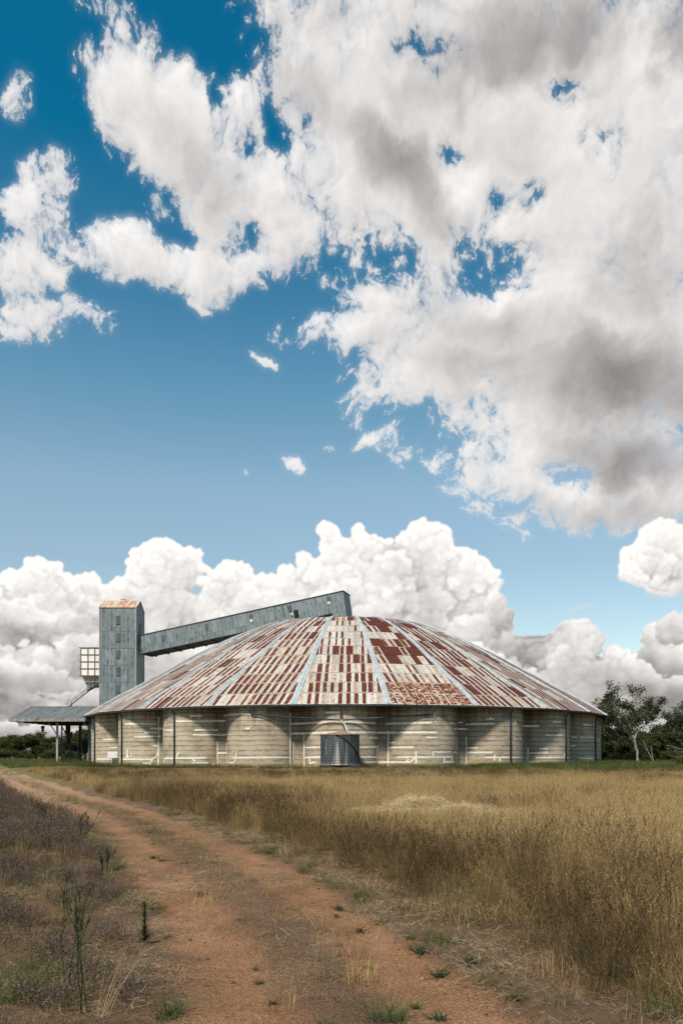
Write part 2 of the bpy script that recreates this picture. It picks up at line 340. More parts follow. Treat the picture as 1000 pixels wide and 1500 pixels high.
def f_concrete(N):
    uv = uvc(N); u, v, _ = N.sep(uv)
    wob = N.m('MULTIPLY', N.m('SUBTRACT', N.noise(N.comb(N.m('MULTIPLY', u, .55), N.m('MULTIPLY', v, .5), 0), 1.0, 4, .6), .5), .16)
    vv = N.m('ADD', v, wob)
    t = N.m('DIVIDE', vv, .512); fr = N.m('FRACT', t); idx = N.m('FLOOR', t)
    lift = N.n('ShaderNodeTexWhiteNoise', noise_dimensions='1D', ins={'W': idx}).outputs[0]
    brk = N.noise(N.comb(N.m('MULTIPLY', u, .9), N.m('MULTIPLY', idx, 7.3), 0), 1.0, 5, .65)
    joint = N.m('MULTIPLY', N.m('ADD', N.mr(fr, .90, .985), N.mr(fr, .05, 0.0)), N.mr(brk, .26, .48))
    # dirt that hangs under each pour line
    hang = N.m('MULTIPLY', N.mr(fr, .30, .97), N.mr(N.noise(N.comb(N.m('MULTIPLY', u, .75), N.m('MULTIPLY', v, 1.1), 3.0), 1.0, 5, .65), .40, .68))
    big = N.noise(N.comb(u, v, 0), .32, 6, .6)
    fine = N.noise(N.comb(u, v, 4.0), 5.5, 6, .65)
    streak = N.noise(N.comb(N.m('MULTIPLY', u, 1.6), N.m('MULTIPLY', v, .12), 9.0), 1.0, 6, .65)
    c = N.ramp(N.m('ADD', N.m('MULTIPLY', fine, .55), N.m('MULTIPLY', big, .45)), [(.28, (.25, .20, .145)), (.5, (.43, .355, .26)), (.72, (.60, .525, .41))])
    c = N.mix(N.m('MULTIPLY', N.m('SUBTRACT', lift, .5), .35), c, (.50, .45, .37))
    c = N.mix(N.m('MULTIPLY', hang, .74), c, (.10, .085, .066))
    c = N.mix(N.m('MULTIPLY', joint, .92), c, (.05, .04, .032))
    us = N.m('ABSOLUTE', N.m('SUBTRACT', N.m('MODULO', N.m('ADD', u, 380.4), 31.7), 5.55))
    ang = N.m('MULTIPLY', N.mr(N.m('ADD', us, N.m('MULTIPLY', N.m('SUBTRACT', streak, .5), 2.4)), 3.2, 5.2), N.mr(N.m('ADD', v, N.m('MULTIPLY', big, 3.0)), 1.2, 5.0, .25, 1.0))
    c = N.mix(N.m('MULTIPLY', ang, .62), c, (.085, .070, .055))  # streaky dirt towards the recesses; it also puts their shade into the colour
    blotch = N.noise(N.comb(N.m('MULTIPLY', u, .55), N.m('MULTIPLY', v, .8), 21.0), 1.0, 7, .68)
    c = N.mix(N.m('MULTIPLY', N.mr(blotch, .50, .68), .55), c, (.145, .120, .095))
    c = N.mix(N.m('MULTIPLY', N.mr(blotch, .42, .30), .35), c, (.62, .56, .46))
    # run-off streaks from the eave, and rust-tan soil splash at the foot
    top = N.m('MULTIPLY', N.mr(N.m('ADD', v, N.m('MULTIPLY', N.m('SUBTRACT', streak, .5), 5.0)), 3.9, 6.6), N.mr(streak, .34, .66))
    c = N.mix(N.m('MULTIPLY', top, .55), c, (.07, .062, .055))
    foot = N.m('MULTIPLY', N.mr(N.m('ADD', v, N.m('MULTIPLY', big, 1.2)), 1.9, .9), N.mr(fine, .25, .6))
    c = N.mix(N.m('MULTIPLY', foot, .6), c, (.42, .26, .13))
    h = N.m('SUBTRACT', N.m('MULTIPLY', fine, .3), N.m('MULTIPLY', joint, 1.0))
    return princ(N, c, .92, spec=.2, bump=h, bstr=.7, bdist=.03)
def f_sealant(N):
    n = N.noise(geo(N), 3.0, 5, .65)
    return princ(N, N.ramp(n, [(.3, (.60, .55, .47)), (.55, (.80, .75, .67)), (.8, (.85, .81, .74))]), .9, spec=.2)
def f_roof(N):
    uv = uvc(N); u, v, _ = N.sep(uv)
    at = N.n('ShaderNodeAttribute', attribute_name='sheet').outputs['Color']
    rd, ru, kd = N.sep(at)                                  # random per sheet, how rusty, width of the rusty band
    p = geo(N); seed = N.m('MULTIPLY', rd, 91.0)
    q = N.comb(N.m('ADD', N.m('MULTIPLY', u, 1.0), seed), N.m('MULTIPLY', v, 1.0), seed)
    n1 = N.noise(q, 4.5, 6, .68); n2 = N.noise(N.comb(N.m('MULTIPLY', u, 9.0), N.m('ADD', N.m('MULTIPLY', v, 1.6), seed), seed), 1.0, 5, .6)
    n3 = N.noise(N.comb(N.m('MULTIPLY', u, 2.0), N.m('ADD', N.m('MULTIPLY', v, 11.0), seed), seed), 1.0, 4, .6)
    # a band down the middle of a sheet where the coating went first
    du = N.m('ABSOLUTE', N.m('SUBTRACT', u, N.m('ADD', .40, N.m('MULTIPLY', N.m('SUBTRACT', rd, .5), .22))))
    band = N.mr(du, N.m('ADD', kd, .07), N.m('SUBTRACT', kd, .07))
    ends = N.m('MULTIPLY', N.mr(v, .0, .09), N.mr(v, 1.0, .86))
    full = N.mr(ru, .78, .88)
    field = N.m('ADD', N.m('MULTIPLY', N.m('MAXIMUM', N.m('MULTIPLY', band, N.m('ADD', .35, N.m('MULTIPLY', ends, .65))), full), N.m('ADD', .25, N.m('MULTIPLY', ru, .85))),
                N.m('MULTIPLY', N.m('SUBTRACT', n1, .5), 1.5))
    field = N.m('ADD', field, N.m('MULTIPLY', N.m('SUBTRACT', n2, .5), .5))
    field = N.m('ADD', field, N.m('MULTIPLY', N.m('SUBTRACT', n3, .5), .45))
    frag = N.mr(kd, .36, .42)
    field = N.m('ADD', field, N.m('MULTIPLY', frag, N.m('MULTIPLY', N.m('SUBTRACT', n3, .5), 2.2)))
    bleed = N.m('MULTIPLY', N.mr(N.noise(N.comb(N.m('ADD', N.m('MULTIPLY', u, 14.0), seed), N.m('MULTIPLY', v, .7), seed), 1.0, 4, .6), .52, .74), N.m('MULTIPLY', ru, .42))
    field = N.m('ADD', field, bleed)
    fleck = N.mr(N.noise(N.comb(N.m('ADD', N.m('MULTIPLY', u, 5.0), seed), N.m('MULTIPLY', v, 8.0), seed), 1.0, 5, .7), .56, .68)
    field = N.m('SUBTRACT', field, N.m('MULTIPLY', fleck, .28))
    rust = N.mr(field, .33, .56); core = N.mr(field, .44, .74)
    zinc = N.ramp(N.m('ADD', N.m('MULTIPLY', N.noise(p, 1.3, 6, .65), .7), N.m('MULTIPLY', rd, .3)), [(.25, (.29, .27, .235)), (.5, (.46, .44, .40)), (.78, (.60, .585, .555))])
    bloom = N.mr(field, .10, .42)
    c = N.mix(N.m('MULTIPLY', bloom, .62), zinc, (.44, .25, .13))
    rc = N.mix(core, N.mix(n1, (.26, .075, .026), (.38, .14, .05)), N.mix(n2, (.058, .013, .008), (.115, .028, .015)))
    c = N.mix(rust, c, rc)
    lap = N.m('MULTIPLY', N.mr(v, .035, .0), .55)
    c = N.mix(lap, c, (.05, .035, .03))
    corr = N.m('SINE', N.m('MULTIPLY', u, 62.8))
    return princ(N, c, N.m('ADD', .55, N.m('MULTIPLY', rust, .35)), spec=.3, bump=N.m('ADD', corr, N.m('MULTIPLY', n1, .6)), bstr=.35, bdist=.012)
def metal(name, c0, c1, rough=.55, met=.25, scale=.8, rust=0.0, rustc=(.33, .16, .07), vert=True):
    def fn(N):
        p = opos(N); x, y, z = N.sep(p)
        q = N.comb(N.m('MULTIPLY', x, 2.2), N.m('MULTIPLY', y, 2.2), N.m('MULTIPLY', z, .35 if vert else 2.2))
        a = N.noise(q, scale, 6, .62); b = N.noise(p, scale*5, 5, .6)
        c = N.mix(N.mr(N.m('ADD', N.m('MULTIPLY', a, .7), N.m('MULTIPLY', b, .3)), .34, .66), c0, c1)
        if rust: c = N.mix(N.mr(N.noise(p, scale*.9, 7, .68), .72-rust*.35, .86-rust*.35), c, rustc)
        return princ(N, c, rough, met, .4, bump=b, bstr=.15, bdist=.01)
    return mat(name, fn)
def f_cladding(N):
    """weathered blue-grey sheet cladding: sheets 0.68 m by 2.9 m, each a little different, dark stains low on every sheet"""
    uv = uvc(N); u, v, _ = N.sep(uv)
    cu, cv = N.m('DIVIDE', u, .68), N.m('DIVIDE', v, 2.88)
    w = N.n('ShaderNodeTexWhiteNoise', noise_dimensions='2D'); N.put(w.inputs['Vector'], N.comb(N.m('FLOOR', cu), N.m('FLOOR', cv), 0)); rd = w.outputs[0]
    fu, fv = N.m('FRACT', cu), N.m('FRACT', cv)
    n = N.noise(N.comb(N.m('MULTIPLY', u, 1.5), N.m('MULTIPLY', v, .6), N.m('MULTIPLY', rd, 5)), 1.4, 6, .62)
    blot = N.noise(N.comb(N.m('MULTIPLY', u, 2.0), N.m('MULTIPLY', v, 1.0), N.m('MULTIPLY', rd, 40)), 1.0, 3, .5)
    c = N.ramp(N.m('ADD', N.m('MULTIPLY', n, .8), N.m('MULTIPLY', rd, .2)), [(.25, (.10, .128, .138)), (.5, (.158, .19, .198)), (.8, (.28, .31, .312))])
    c = N.mix(N.m('MULTIPLY', N.mr(blot, .50, .66), N.m('MULTIPLY', .55, N.m('MULTIPLY', N.mr(fu, .1, .3), N.mr(fu, .95, .75)))), c, (.036, .054, .064))
    c = N.mix(N.m('MULTIPLY', N.mr(N.m('ABSOLUTE', N.m('SUBTRACT', fu, .5)), .45, .49), .4), c, (.38, .43, .43))
    c = N.mix(N.m('MULTIPLY', N.mr(fv, .02, .0), .8), c, (.04, .055, .065))
    c = N.mix(N.mr(N.noise(N.comb(u, v, 8), 2.3, 3, .5), .70, .76), c, (.52, .56, .56))
    corr = N.m('SINE', N.m('MULTIPLY', u, 82.6))
    return princ(N, c, .55, .2, .4, bump=corr, bstr=.3, bdist=.01)
def f_rustroof(N):
    p = opos(N); x, y, z = N.sep(p)
    a = N.noise(N.comb(N.m('MULTIPLY', x, 1.6), N.m('MULTIPLY', y, .4), 0), 1.0, 5, .6); b = N.noise(p, 3, 6, .65)
    c = N.mix(N.mr(N.m('ADD', N.m('MULTIPLY', a, .75), N.m('MULTIPLY', b, .25)), .42, .60), (.50, .44, .37), (.42, .17, .06))
    return princ(N, c, .8)
def f_canopy(N):
    p = opos(N); x, y, z = N.sep(p)
    st = N.noise(N.comb(N.m('MULTIPLY', x, 1.5), N.m('MULTIPLY', y, .15), 0), 1.0, 5, .6); b = N.noise(p, 1.2, 6, .65)
    c = N.mix(N.mr(N.m('ADD', N.m('MULTIPLY', st, .6), N.m('MULTIPLY', b, .4)), .36, .66), (.095, .10, .098), (.19, .197, .197))
    spot = N.m('MULTIPLY', N.mr(N.vm('LENGTH', N.vm('MULTIPLY', N.vm('SUBTRACT', p, (-42.6, 121, 9)), (.22, .2, 0))), 1.1, .35), N.mr(b, .3, .55))
    c = N.mix(N.m('MULTIPLY', spot, .8), c, (.40, .27, .14))
    return princ(N, c, .7, .1, bump=N.m('SINE', N.m('MULTIPLY', x, 82)), bstr=.3, bdist=.01)
def f_tank(N):
    p = opos(N); x, y, z = N.sep(p)
    an = N.m('ARCTAN2', x, N.m('MULTIPLY', y, -1))
    n = N.noise(N.comb(N.m('MULTIPLY', an, 7), N.m('MULTIPLY', z, .35), 0), 1.0, 5, .6)
    c = N.mix(N.mr(n, .35, .7), (.032, .037, .044), (.12, .132, .145))
    for (a0, wd, s) in ((-.12, .13, .9), (.33, .09, .65)):       # pale runs of lime down the iron
        wz = N.m('ADD', wd*.25, N.m('MULTIPLY', N.mr(z, 3.2, .9), wd))
        g = N.m('MULTIPLY', N.mr(N.m('ABSOLUTE', N.m('SUBTRACT', N.m('ADD', an, N.m('MULTIPLY', N.m('SUBTRACT', n, .5), .05)), a0)), wz, N.m('MULTIPLY', wz, .2)), N.mr(z, 3.4, 2.2))
        c = N.mix(N.m('MULTIPLY', g, s), c, (.32, .285, .26))
    foot = N.m('MULTIPLY', N.mr(z, .85, .62), N.mr(N.noise(N.comb(N.m('MULTIPLY', an, 14), 0, 2), 1.0, 3, .6), .4, .6))
    c = N.mix(N.m('MULTIPLY', foot, .8), c, (.36, .34, .32))
    return princ(N, c, .5, .3, .4, bump=N.m('SINE', N.m('MULTIPLY', z, 70)), bstr=.45, bdist=.015)
M = {}
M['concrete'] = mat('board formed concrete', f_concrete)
M['sealant'] = mat('white crack sealant', f_sealant)
M['roof'] = mat('rusting roof sheets', f_roof)
M['rib'] = metal('pale galvanised capping', (.34, .37, .385), (.53, .56, .575), .55, .2, rust=.08)
M['gutter'] = metal('blue grey gutter paint', (.022, .034, .042), (.05, .068, .08), .5, .1)
M['deck'] = metal('dark roof timber', (.03, .026, .022), (.06, .05, .042), .9, 0)
M['cladding'] = mat('blue grey sheet cladding', f_cladding)
M['hatch'] = metal('dark hatch iron', (.045, .062, .072), (.10, .125, .135), .55, .2, 2.0)
M['hatch_light'] = metal('pale hatch flap', (.45, .48, .49), (.66, .68, .68), .5, .1)
M['black'] = metal('unlit opening', (.006, .006, .007), (.012, .012, .012), .9, 0)
M['rustroof'] = mat('rust streaked cap roof', f_rustroof)
M['canopy'] = mat('grey canopy sheets', f_canopy)
M['fascia'] = metal('peeling fascia board', (.10, .078, .062), (.38, .355, .32), .8, 0, 1.2, vert=False)
M['steel'] = metal('dark painted steel', (.014, .018, .024), (.035, .042, .05), .6, .2)
M['steel_blue'] = metal('blue painted steel', (.035, .055, .075), (.075, .10, .125), .55, .1)
M['steel_pale'] = metal('grey painted steel', (.26, .25, .25), (.42, .40, .385), .6, .1)
M['bin_panel'] = metal('whitewashed bin panels', (.68, .66, .65), (.82, .81, .80), .7, 0, .9, rust=.05, rustc=(.55, .42, .27))
M['bin_frame'] = metal('rusty bin frame', (.10, .075, .05), (.26, .16, .07), .85, .1, 1.6)
M['chute'] = metal('dull galvanised chute', (.26, .26, .25), (.44, .44, .42), .6, .15, 1.0, rust=.08)
M['tank'] = mat('old tank iron', f_tank)
M['tank_lid'] = metal('rust brown lid', (.22, .13, .075), (.36, .24, .15), .85, .0, 1.5)
M['rubber'] = metal('black hose rubber', (.008, .008, .009), (.016, .016, .017), .6, 0)
M['white_paint'] = metal('white sign paint', (.70, .69, .70), (.80, .79, .80), .6, 0, 2.0)
M['sign_ink'] = metal('faded print', (.55, .56, .58), (.62, .62, .63), .7, 0, 2.0)
M['stump'] = metal('pale concrete stump', (.38, .35, .31), (.52, .49, .44), .9, 0, 2.0)

